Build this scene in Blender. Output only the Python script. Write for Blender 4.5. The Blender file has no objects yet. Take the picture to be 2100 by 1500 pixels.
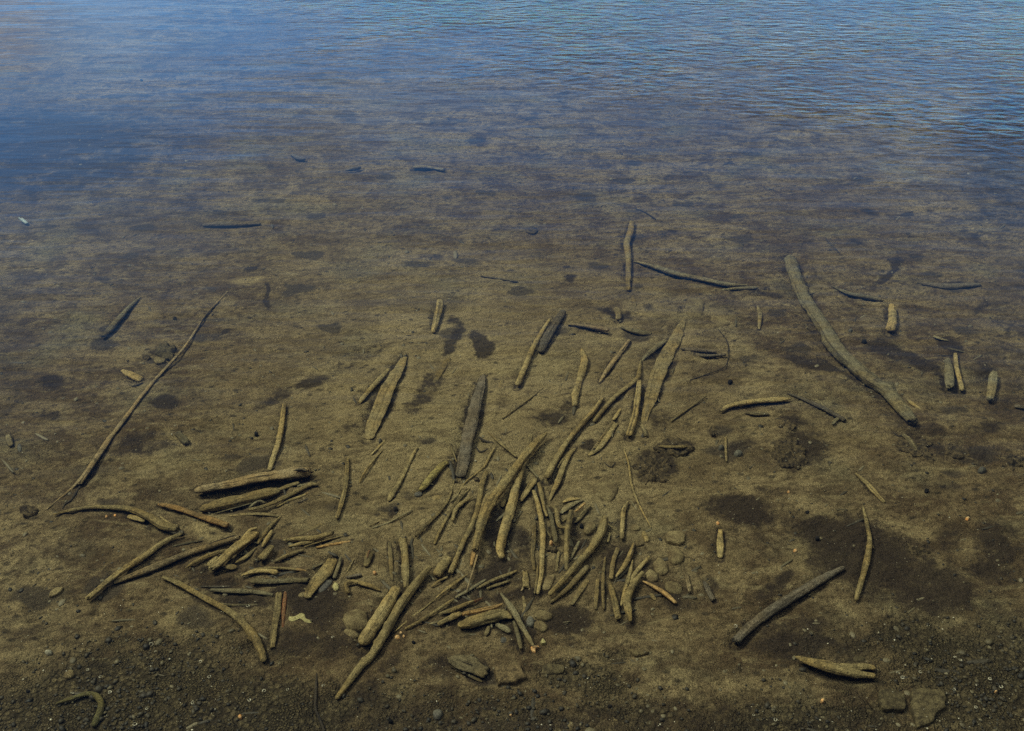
import bpy, math
import numpy as np
from math import radians as rad

# ---------------------------------------------------------------- camera, sky, sun, exposure
sc = bpy.context.scene
CAM_H = 2.2
PITCH = 33.0
cam_d = bpy.data.cameras.new("camera")
cam = bpy.data.objects.new("camera", cam_d)
sc.collection.objects.link(cam)
cam.location = (0, 0, CAM_H)
cam.rotation_euler = (rad(90 - PITCH), 0, 0)
cam_d.sensor_width = 36
cam_d.lens = 36 * 2060 / 2100.0
cam_d.clip_start = 0.05
cam_d.clip_end = 3000
sc.camera = cam

SUN_EL, SUN_AZ = 53.0, -68.0          # azimuth from +Y, negative = to the left
world = bpy.data.worlds.new("World")
sc.world = world
world.use_nodes = True
sd = bpy.data.lights.new("sun", 'SUN')
sd.energy = 2.5
sd.angle = rad(20)
sd.color = (1.0, 0.865, 0.65)
sun = bpy.data.objects.new("sun", sd)
sc.collection.objects.link(sun)
sun.rotation_euler = (rad(90 - SUN_EL), 0, rad(180 - SUN_AZ))
sc.view_settings.view_transform = 'Standard'
sc.view_settings.look = 'None'
sc.view_settings.exposure = EXPOSURE = 0.76
sc.view_settings.gamma = 1.0
sc.cycles.use_denoising = False
sc.cycles.max_bounces = 5
sc.cycles.diffuse_bounces = 2
sc.cycles.glossy_bounces = 2
sc.cycles.transparent_max_bounces = 12
sc.cycles.sample_clamp_indirect = 4


class G:
    """small helper for shader node graphs"""
    def __init__(s, tree):
        s.t = tree
        for n in list(tree.nodes):
            tree.nodes.remove(n)
    def n(s, typ, ins=None, **kw):
        nd = s.t.nodes.new(typ)
        for k, v in kw.items():
            setattr(nd, k, v)
        for k, v in (ins or {}).items():
            if isinstance(v, bpy.types.NodeSocket):
                s.t.links.new(v, nd.inputs[k])
            else:
                nd.inputs[k].default_value = v
        return nd
    def math(s, op, a, b=0.0, c=0.0, clamp=False):
        return s.n('ShaderNodeMath', {0: a, 1: b, 2: c}, operation=op, use_clamp=clamp).outputs[0]
    def mix(s, f, a, b, typ='MIX'):
        nd = s.n('ShaderNodeMix', data_type='RGBA', blend_type=typ, clamp_factor=True)
        for i, v in ((0, f), (6, a), (7, b)):
            if isinstance(v, bpy.types.NodeSocket):
                s.t.links.new(v, nd.inputs[i])
            else:
                nd.inputs[i].default_value = (v if i == 0 else (*v, 1.0)[:4])
        return nd.outputs[2]
    def noise(s, vec, scale, detail=4.0, rough=0.55, dist=0.0):
        return s.n('ShaderNodeTexNoise', {'Vector': vec, 'Scale': scale, 'Detail': detail, 'Roughness': rough, 'Distortion': dist}).outputs[0]
    def mapr(s, v, a, b, c=0.0, d=1.0, interp='SMOOTHSTEP'):
        return s.n('ShaderNodeMapRange', {0: v, 1: a, 2: b, 3: c, 4: d}, interpolation_type=interp).outputs[0]
    def scalev(s, vec, sc_, loc=(0, 0, 0), rot=(0, 0, 0)):
        return s.n('ShaderNodeMapping', {'Vector': vec, 'Scale': sc_, 'Location': loc, 'Rotation': rot}).outputs[0]
    def attr(s, name):
        return s.n('ShaderNodeAttribute', attribute_name=name)


def build_world():
    g = G(world.node_tree)
    sky = g.n('ShaderNodeTexSky', sky_type='NISHITA', sun_disc=False, sun_elevation=rad(SUN_EL),
              sun_rotation=rad(SUN_AZ), altitude=200.0, air_density=1.3, dust_density=1.2, ozone_density=2.5)
    tc = g.n('ShaderNodeTexCoord').outputs['Generated']
    sep = g.n('ShaderNodeSeparateXYZ', {0: tc})
    z = g.math('MAXIMUM', sep.outputs[2], 0.05)
    inv = g.math('DIVIDE', 1.0, z)
    flat = g.n('ShaderNodeVectorMath', {0: tc}, operation='SCALE')
    g.t.links.new(inv, flat.inputs['Scale'])
    sv = g.scalev(flat.outputs[0], (0.9, 0.55, 0.0), (3.1, 0.7, 0))
    cl = g.noise(sv, 0.85, 6, 0.55, 0.3)
    cover = g.mapr(cl, 0.40, 0.68, 0, 0.6)
    # unseen bright cloud cap added overhead as neutral fill light, blue sky lower down
    over = g.mapr(sep.outputs[2], 0.80, 0.96)
    fall = g.mapr(sep.outputs[2], 0.17, 0.62, 1.0, 0.13)  # sky dimmed with height to thin the reflection veil on the water
    deep = g.mix(1.0, sky.outputs[0], (0.24, 0.76, 1.30), 'MULTIPLY')
    cl2 = g.noise(g.scalev(flat.outputs[0], (1.3, 0.8, 0), (9, 2, 0)), 1.1, 5, 0.5)
    cloudcol = g.mix(g.mapr(cl2, 0.42, 0.62), (1.7, 2.5, 3.8), (3.4, 5.1, 7.6))
    mixed0 = g.mix(cover, deep, cloudcol)
    # one dusky bank of cloud low on the left
    dv = g.n('ShaderNodeVectorMath', {0: tc, 1: (-0.56, 0.80, 0.22)}, operation='SUBTRACT')
    dv = g.scalev(dv.outputs[0], (1.0, 1.0, 2.6))
    dl = g.n('ShaderNodeVectorMath', {0: dv}, operation='LENGTH').outputs['Value']
    dusk = g.math('ADD', g.mapr(dl, 0.05, 0.30, 1.0, 0.0), g.math('MULTIPLY', g.math('SUBTRACT', g.noise(g.scalev(tc, (5, 5, 26)), 1.0, 4, 0.6), 0.5), 1.5))
    mixed0 = g.mix(g.mapr(dusk, 0.35, 0.8, 0, 0.5), mixed0, (3.0, 2.6, 2.7))
    sc_ = g.n('ShaderNodeVectorMath', {0: mixed0}, operation='SCALE')
    g.t.links.new(fall, sc_.inputs['Scale'])
    mixed = sc_.outputs[0]
    mixed = g.mix(g.math('MULTIPLY', over, 0.9), mixed, (13.8, 12.8, 11.0))
    bg = g.n('ShaderNodeBackground', {'Color': mixed, 'Strength': 0.12})
    out = g.n('ShaderNodeOutputWorld')
    g.t.links.new(bg.outputs[0], out.inputs[0])


build_world()

# ---------------------------------------------------------------- view geometry: photo pixel <-> place on the lake bed
FP = 2060.0
CP, SP = math.cos(rad(PITCH)), math.sin(rad(PITCH))


def ray(x, y):
    dx, dy = (x - 1050) / FP, (750 - y) / FP
    return np.array([dx, CP + dy * SP, -SP + dy * CP])


def ground(x, y, z=0.0):
    r = ray(x, y)
    k = (CAM_H - z) / -r[2]
    return np.array([r[0] * k, r[1] * k, z]), k


def to_px(X, Y, Z=0.0):
    dz = Z - CAM_H
    depth = Y * CP - dz * SP
    up = Y * SP + dz * CP
    depth = np.where(depth < 0.05, 0.05, depth)
    return 1050 + FP * X / depth, 750 - FP * up / depth


REG = dict(F=(0, 0, 1), Z1=(0, 900, 4.2), Z2=(350, 900, 4.2), Z3=(700, 850, 5.25), Z4=(1000, 850, 5.25),
           Z5=(650, 1100, 5.25), Z6=(1000, 1050, 4.6667), A1=(0, 550, 3.5), A2=(650, 580, 4.2), A3=(1020, 580, 4.2),
           A4=(1220, 420, 4.2), A5=(1600, 480, 4.2), A6=(1400, 780, 3), A7=(1400, 1050, 3), B1=(0, 1150, 4.2),
           B2=(450, 1150, 4.2), B3=(850, 1200, 4.2), C1=(1060, 1000, 10.5), C2=(1240, 1100, 8.75), C3=(850, 900, 10.5))


def full(reg, pts):
    x0, y0, s = REG[reg]
    return [tuple([x0 + p[0] / s, y0 + p[1] / s] + [w / s for w in p[2:]]) for p in pts]


# ---------------------------------------------------------------- numpy noise
def vnoise(x, y, seed=0):
    xi, yi = np.floor(x).astype(np.int64), np.floor(y).astype(np.int64)
    xf, yf = x - xi, y - yi
    u, v = xf * xf * (3 - 2 * xf), yf * yf * (3 - 2 * yf)
    def h(a, b):
        n = (a * 374761393 + b * 668265263 + seed * 1442695041) & 0xffffffff
        n = ((n ^ (n >> 13)) * 1274126177) & 0xffffffff
        return ((n ^ (n >> 16)) & 0xffff) / 65535.0
    a, b, c, d = h(xi, yi), h(xi + 1, yi), h(xi, yi + 1), h(xi + 1, yi + 1)
    return (a * (1 - u) + b * u) * (1 - v) + (c * (1 - u) + d * u) * v


def fbm(x, y, oct=4, seed=0, gain=0.5):
    x, y = np.asarray(x, float), np.asarray(y, float)
    t, a, s = 0.0, 1.0, 0.0
    for i in range(oct):
        t = t + a * vnoise(x * 2 ** i + 17.3 * i, y * 2 ** i - 9.1 * i, seed + i)
        s += a
        a *= gain
    return t / s * 2 - 1


def bed_low(x, y):
    """gentle relief of the bed that sticks rest on"""
    h = 0.022 * fbm(np.asarray(x) * 0.7, np.asarray(y) * 0.7, 2, 5)
    y = np.asarray(y, float)
    h = h - 0.05 * np.clip(y - 6, 0, 30) ** 1.1 * 0.6
    h = h + 0.22 * np.clip(0.9 - y, 0, 40)
    return h


rng = np.random.RandomState(7)

# ---------------------------------------------------------------- object helpers
def link(o, parent=None):
    sc.collection.objects.link(o)
    if parent is not None:
        o.parent = parent
    return o


def mesh_obj(name, verts, faces, mat, parent=None, attrs=None, smooth=True, center=True):
    verts = np.asarray(verts, float)
    c = np.zeros(3)
    if center:
        c = np.array([verts[:, 0].mean(), verts[:, 1].mean(), verts[:, 2].min()])
    base = c.copy()
    if parent is not None:
        base = c - np.array(parent["org"])
    me = bpy.data.meshes.new(name)
    me.from_pydata([tuple(v) for v in (verts - c)], [], faces)
    if smooth:
        me.polygons.foreach_set('use_smooth', [True] * len(me.polygons))
    for k, a in (attrs or {}).items():
        a = np.asarray(a, np.float32)
        if a.ndim == 2:
            me.attributes.new(k, 'FLOAT_VECTOR', 'POINT').data.foreach_set('vector', a.ravel())
        else:
            me.attributes.new(k, 'FLOAT', 'POINT').data.foreach_set('value', a)
    me.materials.append(mat)
    o = link(bpy.data.objects.new(name, me), parent)
    o.location = base
    o["org"] = [float(v) for v in c]
    return o


def tag(o, label, cat, group=None, kind=None):
    if label:
        o['label'] = label
    if cat:
        o['category'] = cat
    if group:
        o['group'] = group
    if kind:
        o['kind'] = kind
    return o
# ---------------------------------------------------------------- materials
def grain(g, pos, base, amt=0.5, scale=330.0):
    """silt: fine dark and light grains over a base colour"""
    n1 = g.noise(pos, scale, 2, 0.7)
    f = g.mapr(n1, 0.32, 0.68, 1 - amt, 1 + amt, 'LINEAR')
    sc_ = g.n('ShaderNodeVectorMath', {0: base}, operation='SCALE')
    g.t.links.new(f, sc_.inputs['Scale'])
    return sc_.outputs[0]


def specks(g, pos, col, scale, size, share, speck=(0.55, 0.52, 0.42)):
    v = g.n('ShaderNodeTexVoronoi', {'Vector': pos, 'Scale': scale}, feature='F1')
    near = g.mapr(v.outputs['Distance'], size * 0.6, size, 1.0, 0.0)
    pick = g.math('GREATER_THAN', g.n('ShaderNodeSeparateColor', {0: v.outputs['Color']}).outputs[0], 1 - share)
    return g.mix(g.math('MULTIPLY', near, pick), col, speck)


def principled(g, col, rough, bump=None, spec=0.12, strength=0.6, dist=0.004):
    b = g.n('ShaderNodeBsdfPrincipled', {'Base Color': col, 'Roughness': rough, 'Specular IOR Level': spec})
    if bump is not None:
        bp = g.n('ShaderNodeBump', {'Height': bump, 'Strength': strength, 'Distance': dist})
        g.t.links.new(bp.outputs[0], b.inputs['Normal'])
    out = g.n('ShaderNodeOutputMaterial')
    g.t.links.new(b.outputs[0], out.inputs[0])
    return b


def new_mat(name):
    m = bpy.data.materials.new(name)
    m.use_nodes = True
    return m, G(m.node_tree)


def stick_mat(name, silt, wood, cover, grain_amt=0.42, crack=0.5):
    """wood under a skin of silt; 'cover' is how much of it the silt hides"""
    m, g = new_mat(name)
    geo = g.n('ShaderNodeNewGeometry')
    pos = geo.outputs['Position']
    rnd = g.n('ShaderNodeObjectInfo').outputs['Random']
    nz = g.n('ShaderNodeSeparateXYZ', {0: geo.outputs['Normal']}).outputs[2]
    ga = g.attr('grain').outputs['Vector']
    fib = g.noise(g.scalev(ga, (9, 190, 190)), 1.0, 4, 0.6)
    fib2 = g.noise(g.scalev(ga, (2.6, 95, 95)), 1.0, 5, 0.65)
    patchy = g.noise(pos, 26, 4, 0.6)
    k = g.math('ADD', g.math('MULTIPLY', nz, 0.55), g.math('MULTIPLY', patchy, 1.0))
    k = g.math('ADD', k, cover - 1.0)
    sf = g.mapr(k, 0.10, 0.42)
    wcol = g.mix(g.mapr(fib, 0.35, 0.65), tuple(c * 0.55 for c in wood), tuple(c * 1.35 for c in wood))
    tone = g.math('MULTIPLY', g.mapr(rnd, 0, 1, 0.66, 1.16, 'LINEAR'), g.mapr(g.noise(pos, 55, 4, 0.7), 0.32, 0.66, 0.68, 1.2))
    warm = g.noise(g.scalev(pos, (1, 1, 1)), 9, 4, 0.6)
    scol = g.mix(g.mapr(warm, 0.38, 0.66), silt, (silt[0] * 1.0, silt[1] * 0.90, silt[2] * 0.75))
    sc1 = g.n('ShaderNodeVectorMath', {0: scol}, operation='SCALE')
    g.t.links.new(tone, sc1.inputs['Scale'])
    scol = grain(g, pos, sc1.outputs[0], grain_amt, 300)
    col = g.mix(sf, wcol, scol)
    col = g.mix(g.math('MULTIPLY', g.mapr(g.noise(pos, 17, 4, 0.7), 0.52, 0.66), 0.55), col, (0.045, 0.036, 0.022))
    crk = g.math('MULTIPLY', g.mapr(fib2, 0.54, 0.63), crack * 1.15)
    col = g.mix(crk, col, (0.018, 0.014, 0.010))
    dots = g.n('ShaderNodeTexVoronoi', {'Vector': pos, 'Scale': 100.0}, feature='F1')
    dt = g.math('MULTIPLY', g.mapr(dots.outputs['Distance'], 0.16, 0.32, 1, 0),
                g.math('GREATER_THAN', g.n('ShaderNodeSeparateColor', {0: dots.outputs['Color']}).outputs[0], 0.6))
    col = g.mix(g.math('MULTIPLY', dt, 0.75), col, (0.03, 0.024, 0.015))
    col = specks(g, pos, col, 120.0, 0.14, 0.06)
    h = g.math('ADD', g.math('MULTIPLY', fib2, 0.7), g.math('MULTIPLY', g.noise(pos, 160, 3, 0.7), 0.6))
    principled(g, col, 0.9, h, strength=1.0, dist=0.009)
    return m


SILT = (0.240, 0.188, 0.090)
M = {}
M['s'] = stick_mat('silted_wood', SILT, (0.075, 0.058, 0.034), 0.93)
M['b'] = stick_mat('buried_wood', (0.180, 0.143, 0.074), (0.075, 0.058, 0.034), 1.12, crack=0.35)
M['g'] = stick_mat('grey_silted_wood', (0.155, 0.135, 0.082), (0.060, 0.054, 0.042), 1.0)
M['d'] = stick_mat('dark_wet_wood', (0.112, 0.096, 0.072), (0.036, 0.032, 0.030), 0.70, 0.6)
M['w'] = stick_mat('weathered_wood', (0.22, 0.17, 0.095), (0.115, 0.085, 0.052), 0.60, crack=0.9)
M['o'] = stick_mat('bare_orange_wood', (0.31, 0.205, 0.09), (0.38, 0.215, 0.08), 0.55, 0.35)
M['r'] = stick_mat('reddish_bark', (0.16, 0.09, 0.045), (0.15, 0.045, 0.018), 0.35, 0.4)
M['m'] = stick_mat('mossy_wood', (0.085, 0.078, 0.036), (0.04, 0.035, 0.02), 0.9)
M['v'] = stick_mat('dark_weathered_wood', (0.115, 0.095, 0.055), (0.05, 0.042, 0.032), 0.8, crack=0.9)
M['y'] = stick_mat('pale_yellow_silt', (0.31, 0.27, 0.115), (0.1, 0.08, 0.04), 1.08, 0.3, crack=0.2)


def stone_mat(name, a, b, spk=0.05, sc_=14):
    m, g = new_mat(name)
    geo = g.n('ShaderNodeNewGeometry')
    pos = geo.outputs['Position']
    rnd = g.n('ShaderNodeObjectInfo').outputs['Random']
    c = g.mix(g.mapr(g.noise(pos, sc_, 5, 0.65), 0.35, 0.65), a, b)
    s1 = g.n('ShaderNodeVectorMath', {0: c}, operation='SCALE')
    g.t.links.new(g.mapr(rnd, 0, 1, 0.8, 1.2, 'LINEAR'), s1.inputs['Scale'])
    c = grain(g, pos, s1.outputs[0], 0.5, 300)
    c = specks(g, pos, c, 130.0, 0.15, spk)
    principled(g, c, 0.85, g.noise(pos, 120, 4, 0.75), strength=0.9, dist=0.006)
    return m


M['st'] = stone_mat('silted_stone', (0.165, 0.130, 0.066), (0.085, 0.062, 0.032), sc_=30)
M['sd'] = stone_mat('dark_silted_stone', (0.090, 0.072, 0.038), (0.036, 0.028, 0.016), sc_=60)
M['sg'] = stone_mat('grey_stone', (0.10, 0.095, 0.075), (0.065, 0.06, 0.055))
M['br'] = stone_mat('rough_brown_stone', (0.135, 0.098, 0.05), (0.050, 0.036, 0.02), 0.02, 90)
M['al'] = stone_mat('dark_algae', (0.022, 0.017, 0.012), (0.090, 0.066, 0.034), 0.14, 70)
M['pl'] = stone_mat('pale_leaf', (0.34, 0.30, 0.14), (0.22, 0.19, 0.09))
M['op'] = stone_mat('orange_pebble', (0.55, 0.26, 0.09), (0.42, 0.30, 0.16), 0.2, 60)
M['bk'] = stone_mat('black_husk', (0.006, 0.006, 0.007), (0.014, 0.012, 0.012), 0.0)
M['tw'] = stone_mat('dark_twig_bark', (0.045, 0.036, 0.026), (0.02, 0.017, 0.015), 0.02)
M['gl'] = stone_mat('pale_worn_glass', (0.30, 0.34, 0.33), (0.20, 0.24, 0.24), 0.1, 60)
M['sh'] = stone_mat('shell', (0.48, 0.45, 0.36), (0.26, 0.24, 0.18), 0.0, 80)


def bed_mat():
    m, g = new_mat('lake_bed_silt')
    pos = g.n('ShaderNodeNewGeometry').outputs['Position']
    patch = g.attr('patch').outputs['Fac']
    pale = g.attr('pale').outputs['Fac']
    grav = g.attr('gravel').outputs['Fac']
    sv = g.scalev(pos, (1.0, 1.0, 1.0), rot=(0, 0, rad(20)))
    big = g.noise(sv, 1.1, 6, 0.6, 0.4)
    mid = g.noise(g.scalev(pos, (1, 1.25, 1), rot=(0, 0, rad(35))), 5.5, 6, 0.66, 0.6)
    fine = g.noise(pos, 38, 5, 0.68)
    c = g.mix(g.mapr(mid, 0.37, 0.60), (0.062, 0.044, 0.026), (0.208, 0.160, 0.086))
    c = g.mix(g.math('MULTIPLY', g.mapr(big, 0.36, 0.68, 1, 0), 0.65), c, (0.068, 0.044, 0.023))
    c = g.mix(g.mapr(g.noise(pos, 2.3, 4, 0.6), 0.5, 0.72, 0, 0.5), c, (0.150, 0.138, 0.082))
    c = g.mix(g.math('MULTIPLY', g.mapr(fine, 0.34, 0.52, 1, 0), 0.75), c, (0.036, 0.026, 0.014))
    c = g.mix(g.math('MULTIPLY', g.mapr(fine, 0.55, 0.72), 0.5), c, (0.215, 0.172, 0.086))
    pit = g.noise(g.scalev(pos, (1, 1.3, 1)), 85, 3, 0.7, 0.8)
    c = g.mix(g.math('MULTIPLY', g.mapr(pit, 0.30, 0.40, 1, 0), 0.75), c, (0.022, 0.017, 0.010))
    c = g.mix(g.math('MULTIPLY', pale, 0.8), c, (0.250, 0.195, 0.100))
    streak = g.noise(g.scalev(pos, (7, 26, 1), rot=(0, 0, rad(-58))), 1.0, 4, 0.65, 0.8)
    c = g.mix(g.math('MULTIPLY', g.mapr(streak, 0.36, 0.50, 1, 0), 0.5), c, (0.060, 0.042, 0.022))
    c = g.mix(g.math('MULTIPLY', g.mapr(streak, 0.54, 0.68), 0.4), c, (0.225, 0.182, 0.098))
    # small dark tufts that dot the bed
    dv = g.n('ShaderNodeTexVoronoi', {'Vector': g.n('ShaderNodeVectorMath', {0: g.scalev(pos, (1.0, 1.5, 1), rot=(0, 0, rad(-14))), 1: g.n('ShaderNodeVectorMath', {0: g.n('ShaderNodeTexNoise', {'Vector': pos, 'Scale': 9.0}).outputs[1], 1: (0.16, 0.16, 0)}, operation='MULTIPLY').outputs[0]}).outputs[0], 'Scale': 4.2}, feature='F1')
    dc = g.n('ShaderNodeSeparateColor', {0: dv.outputs['Color']})
    rad_ = g.mapr(dc.outputs[1], 0, 1, 0.10, 0.36, 'LINEAR')
    dd = g.math('SUBTRACT', rad_, dv.outputs['Distance'])
    tuft = g.math('MULTIPLY', g.mapr(dd, -0.03, 0.09), g.math('GREATER_THAN', dc.outputs[0], 0.45))
    c = g.mix(g.math('MULTIPLY', tuft, 0.8), c, (0.040, 0.032, 0.024))
    dv2 = g.n('ShaderNodeTexVoronoi', {'Vector': g.scalev(pos, (1.0, 1.6, 1), rot=(0, 0, rad(30))), 'Scale': 19.0, 'Randomness': 1.0}, feature='F1')
    dc2 = g.n('ShaderNodeSeparateColor', {0: dv2.outputs['Color']})
    t2 = g.math('MULTIPLY', g.mapr(dv2.outputs['Distance'], 0.12, 0.34, 1, 0), g.math('GREATER_THAN', dc2.outputs[0], 0.72))
    c = g.mix(g.math('MULTIPLY', t2, 0.8), c, (0.035, 0.028, 0.018))
    # traced dark algae and silt, with painted vignette and shade beside sticks
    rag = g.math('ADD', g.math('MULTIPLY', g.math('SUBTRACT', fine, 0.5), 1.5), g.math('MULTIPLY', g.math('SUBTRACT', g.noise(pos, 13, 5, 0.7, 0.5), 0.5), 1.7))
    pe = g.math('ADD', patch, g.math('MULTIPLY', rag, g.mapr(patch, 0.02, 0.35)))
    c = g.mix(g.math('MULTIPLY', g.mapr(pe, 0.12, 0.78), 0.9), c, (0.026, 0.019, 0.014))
    # gravel ground
    ge = g.math('ADD', grav, g.math('MULTIPLY', g.math('SUBTRACT', g.noise(pos, 14, 4, 0.7), 0.5), 1.3))
    vg = g.n('ShaderNodeTexVoronoi', {'Vector': pos, 'Scale': 70.0}, feature='F1')
    vs = g.n('ShaderNodeTexVoronoi', {'Vector': pos, 'Scale': 150.0}, feature='F1')
    ch = g.mapr(g.noise(pos, 9, 3, 0.6), 0.4, 0.6)
    vd = g.n('ShaderNodeMix', {0: ch, 2: g.mapr(vg.outputs['Distance'], 0.25, 0.75), 3: g.mapr(vs.outputs['Distance'], 0.25, 0.75)}).outputs[0]
    vr = g.n('ShaderNodeSeparateColor', {0: vg.outputs['Color']}).outputs[0]
    g0 = g.mix(vr, (0.030, 0.026, 0.018), (0.115, 0.092, 0.050))
    gc = g.mix(vd, g0, (0.022, 0.018, 0.012))
    c = g.mix(g.math('MULTIPLY', g.mapr(ge, 0.2, 1.0), 0.8), c, gc)
    c = grain(g, pos, c, 0.62, 290)
    c = specks(g, pos, c, 95.0, 0.13, 0.09, (0.42, 0.38, 0.28))
    c = specks(g, pos, c, 33.0, 0.055, 0.10, (0.6, 0.55, 0.42))
    h = g.math('ADD', g.math('MULTIPLY', g.noise(pos, 130, 4, 0.75), 0.35), g.math('MULTIPLY', g.noise(pos, 26, 6, 0.7), 1.5))
    rip = g.n('ShaderNodeTexWave', {'Vector': g.scalev(pos, (1, 1, 1), rot=(0, 0, rad(62))), 'Scale': 11.0, 'Distortion': 7.0, 'Detail': 3.0, 'Detail Scale': 1.4}, wave_type='BANDS').outputs[1]
    h = g.math('ADD', h, g.math('MULTIPLY', rip, 0.16))
    h = g.math('SUBTRACT', h, g.math('MULTIPLY', g.math('MULTIPLY', vd, g.mapr(ge, 0.25, 0.75)), 0.55))
    principled(g, c, 0.92, h, spec=0.08, strength=1.0, dist=0.016)
    return m


def gravel_mat():
    m, g = new_mat('gravel')
    pos = g.n('ShaderNodeNewGeometry').outputs['Position']
    t = g.attr('tint').outputs['Fac']
    c = g.n('ShaderNodeValToRGB', {0: t})
    e = c.color_ramp.elements
    e[0].position, e[0].color = 0.0, (0.012, 0.011, 0.010, 1)
    e[1].position, e[1].color = 1.0, (0.50, 0.47, 0.38, 1)
    for p, col in ((0.45, (0.035, 0.029, 0.019)), (0.75, (0.085, 0.07, 0.038)), (0.93, (0.14, 0.12, 0.075))):
        k = e.new(p)
        k.color = (*col, 1)
    cc = grain(g, pos, c.outputs[0], 0.5, 320)
    principled(g, cc, 0.6, g.noise(pos, 200, 3, 0.7), spec=0.3, strength=0.5, dist=0.003)
    return m


def water_mat():
    m, g = new_mat('lake_water')
    pos = g.n('ShaderNodeNewGeometry').outputs['Position']
    sp = g.n('ShaderNodeSeparateXYZ', {0: pos})
    X, Y = sp.outputs[0], sp.outputs[1]
    # a breeze ruffles the far right; the near left lies calm
    edge = g.math('ADD', Y, g.math('MULTIPLY', X, 0.55))
    edge = g.math('ADD', edge, g.math('MULTIPLY', g.math('SUBTRACT', g.noise(pos, 0.55, 3, 0.6), 0.5), 3.6))
    wind = g.mapr(edge, 5.6, 8.2)
    left = g.mapr(X, -3.2, -0.6)
    wind = g.math('MULTIPLY', wind, g.math('ADD', g.math('MULTIPLY', left, 0.93), 0.07))
    r1 = g.noise(g.scalev(pos, (8.5, 16.0, 1), rot=(0, 0, rad(8))), 1.0, 2, 0.45, 0.3)
    r2 = g.noise(g.scalev(pos, (9.0, 24.0, 1), rot=(0, 0, rad(-9))), 1.0, 2, 0.5)
    gust = g.mapr(g.noise(g.scalev(pos, (0.5, 0.9, 1)), 1.3, 2, 0.5), 0.3, 0.7, 0.55, 1.15)
    h = g.math('MULTIPLY', g.math('ADD', g.math('MULTIPLY', r1, 1.2), g.math('MULTIPLY', r2, 0.4)), gust)
    calm = g.noise(g.scalev(pos, (0.8, 3.0, 1)), 1.6, 3, 0.5)
    h = g.math('ADD', g.math('MULTIPLY', h, g.math('MULTIPLY', wind, 0.012)), g.math('MULTIPLY', calm, 0.005))
    bp = g.n('ShaderNodeBump', {'Height': h, 'Strength': 1.0, 'Distance': 1.0})
    fr = g.n('ShaderNodeFresnel', {'IOR': 1.333, 'Normal': bp.outputs[0]})
    tr = g.n('ShaderNodeBsdfTransparent', {'Color': (0.90, 0.965, 0.93, 1)})
    gl = g.n('ShaderNodeBsdfGlossy', {'Color': (1, 1, 1, 1), 'Roughness': 0.03, 'Normal': bp.outputs[0]})
    mx = g.n('ShaderNodeMixShader', {0: fr.outputs[0]})
    g.t.links.new(tr.outputs[0], mx.inputs[1])
    g.t.links.new(gl.outputs[0], mx.inputs[2])
    out = g.n('ShaderNodeOutputMaterial')
    g.t.links.new(mx.outputs[0], out.inputs[0])
    return m
# ---------------------------------------------------------------- driftwood builder
def catmull(P, n_per):
    P = np.asarray(P, float)
    if len(P) == 2:
        t = np.linspace(0, 1, n_per + 1)[:, None]
        return P[0] * (1 - t) + P[1] * t
    Q = np.vstack([2 * P[0] - P[1], P, 2 * P[-1] - P[-2]])
    out = []
    for i in range(1, len(Q) - 2):
        p0, p1, p2, p3 = Q[i - 1:i + 3]
        for j in range(n_per):
            t = j / n_per
            out.append(0.5 * ((2 * p1) + (-p0 + p2) * t + (2 * p0 - 5 * p1 + 4 * p2 - p3) * t * t + (-p0 + 3 * p1 - 3 * p2 + p3) * t ** 3))
    out.append(Q[-2])
    return np.array(out)


FOOT = []      # (centre line xy, radius, buried) of every piece that lies on the bed


def spine(pts, layer, sink, flat, lift=0.0):
    """photo points (x, y, width) -> spine in the world with a radius in metres at each point"""
    C = catmull(pts, 10)
    W, R = [], []
    for i, (x, y, w) in enumerate(C):
        w = max(w, 2.0)
        z = 0.0
        for _ in range(3):
            p, k = ground(x, y, z)
            depth = k * 1.0
            r = 0.475 * w * depth / FP
            z = float(bed_low(p[0], p[1])) + r * flat * (1 - sink * 2) + layer
        W.append(p)
        R.append(r)
    W, R = np.array(W), np.array(R)
    # a stick is stiff: take out the bed's small ups and downs
    d = np.r_[0, np.cumsum(np.linalg.norm(np.diff(W[:, :2], axis=0), axis=1))]
    if d[-1] > 0 and len(d) > 3:
        co = np.polyfit(d, W[:, 2], 2 if d[-1] > 0.5 else 1)
        W[:, 2] = 0.6 * np.polyval(co, d) + 0.4 * W[:, 2]
    if flat < 0.6:
        # a flat piece seen from above: undo the foreshortening of its width
        t = np.gradient(W[:, :2], axis=0)
        t /= np.linalg.norm(t, axis=1)[:, None] + 1e-9
        across = np.abs(t[:, 0])
        el = np.arctan2(CAM_H, np.hypot(W[:, 0], W[:, 1]))
        R = R * (1 + across * (1 / np.sin(el) - 1) * 0.75)
    return W, R


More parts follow.
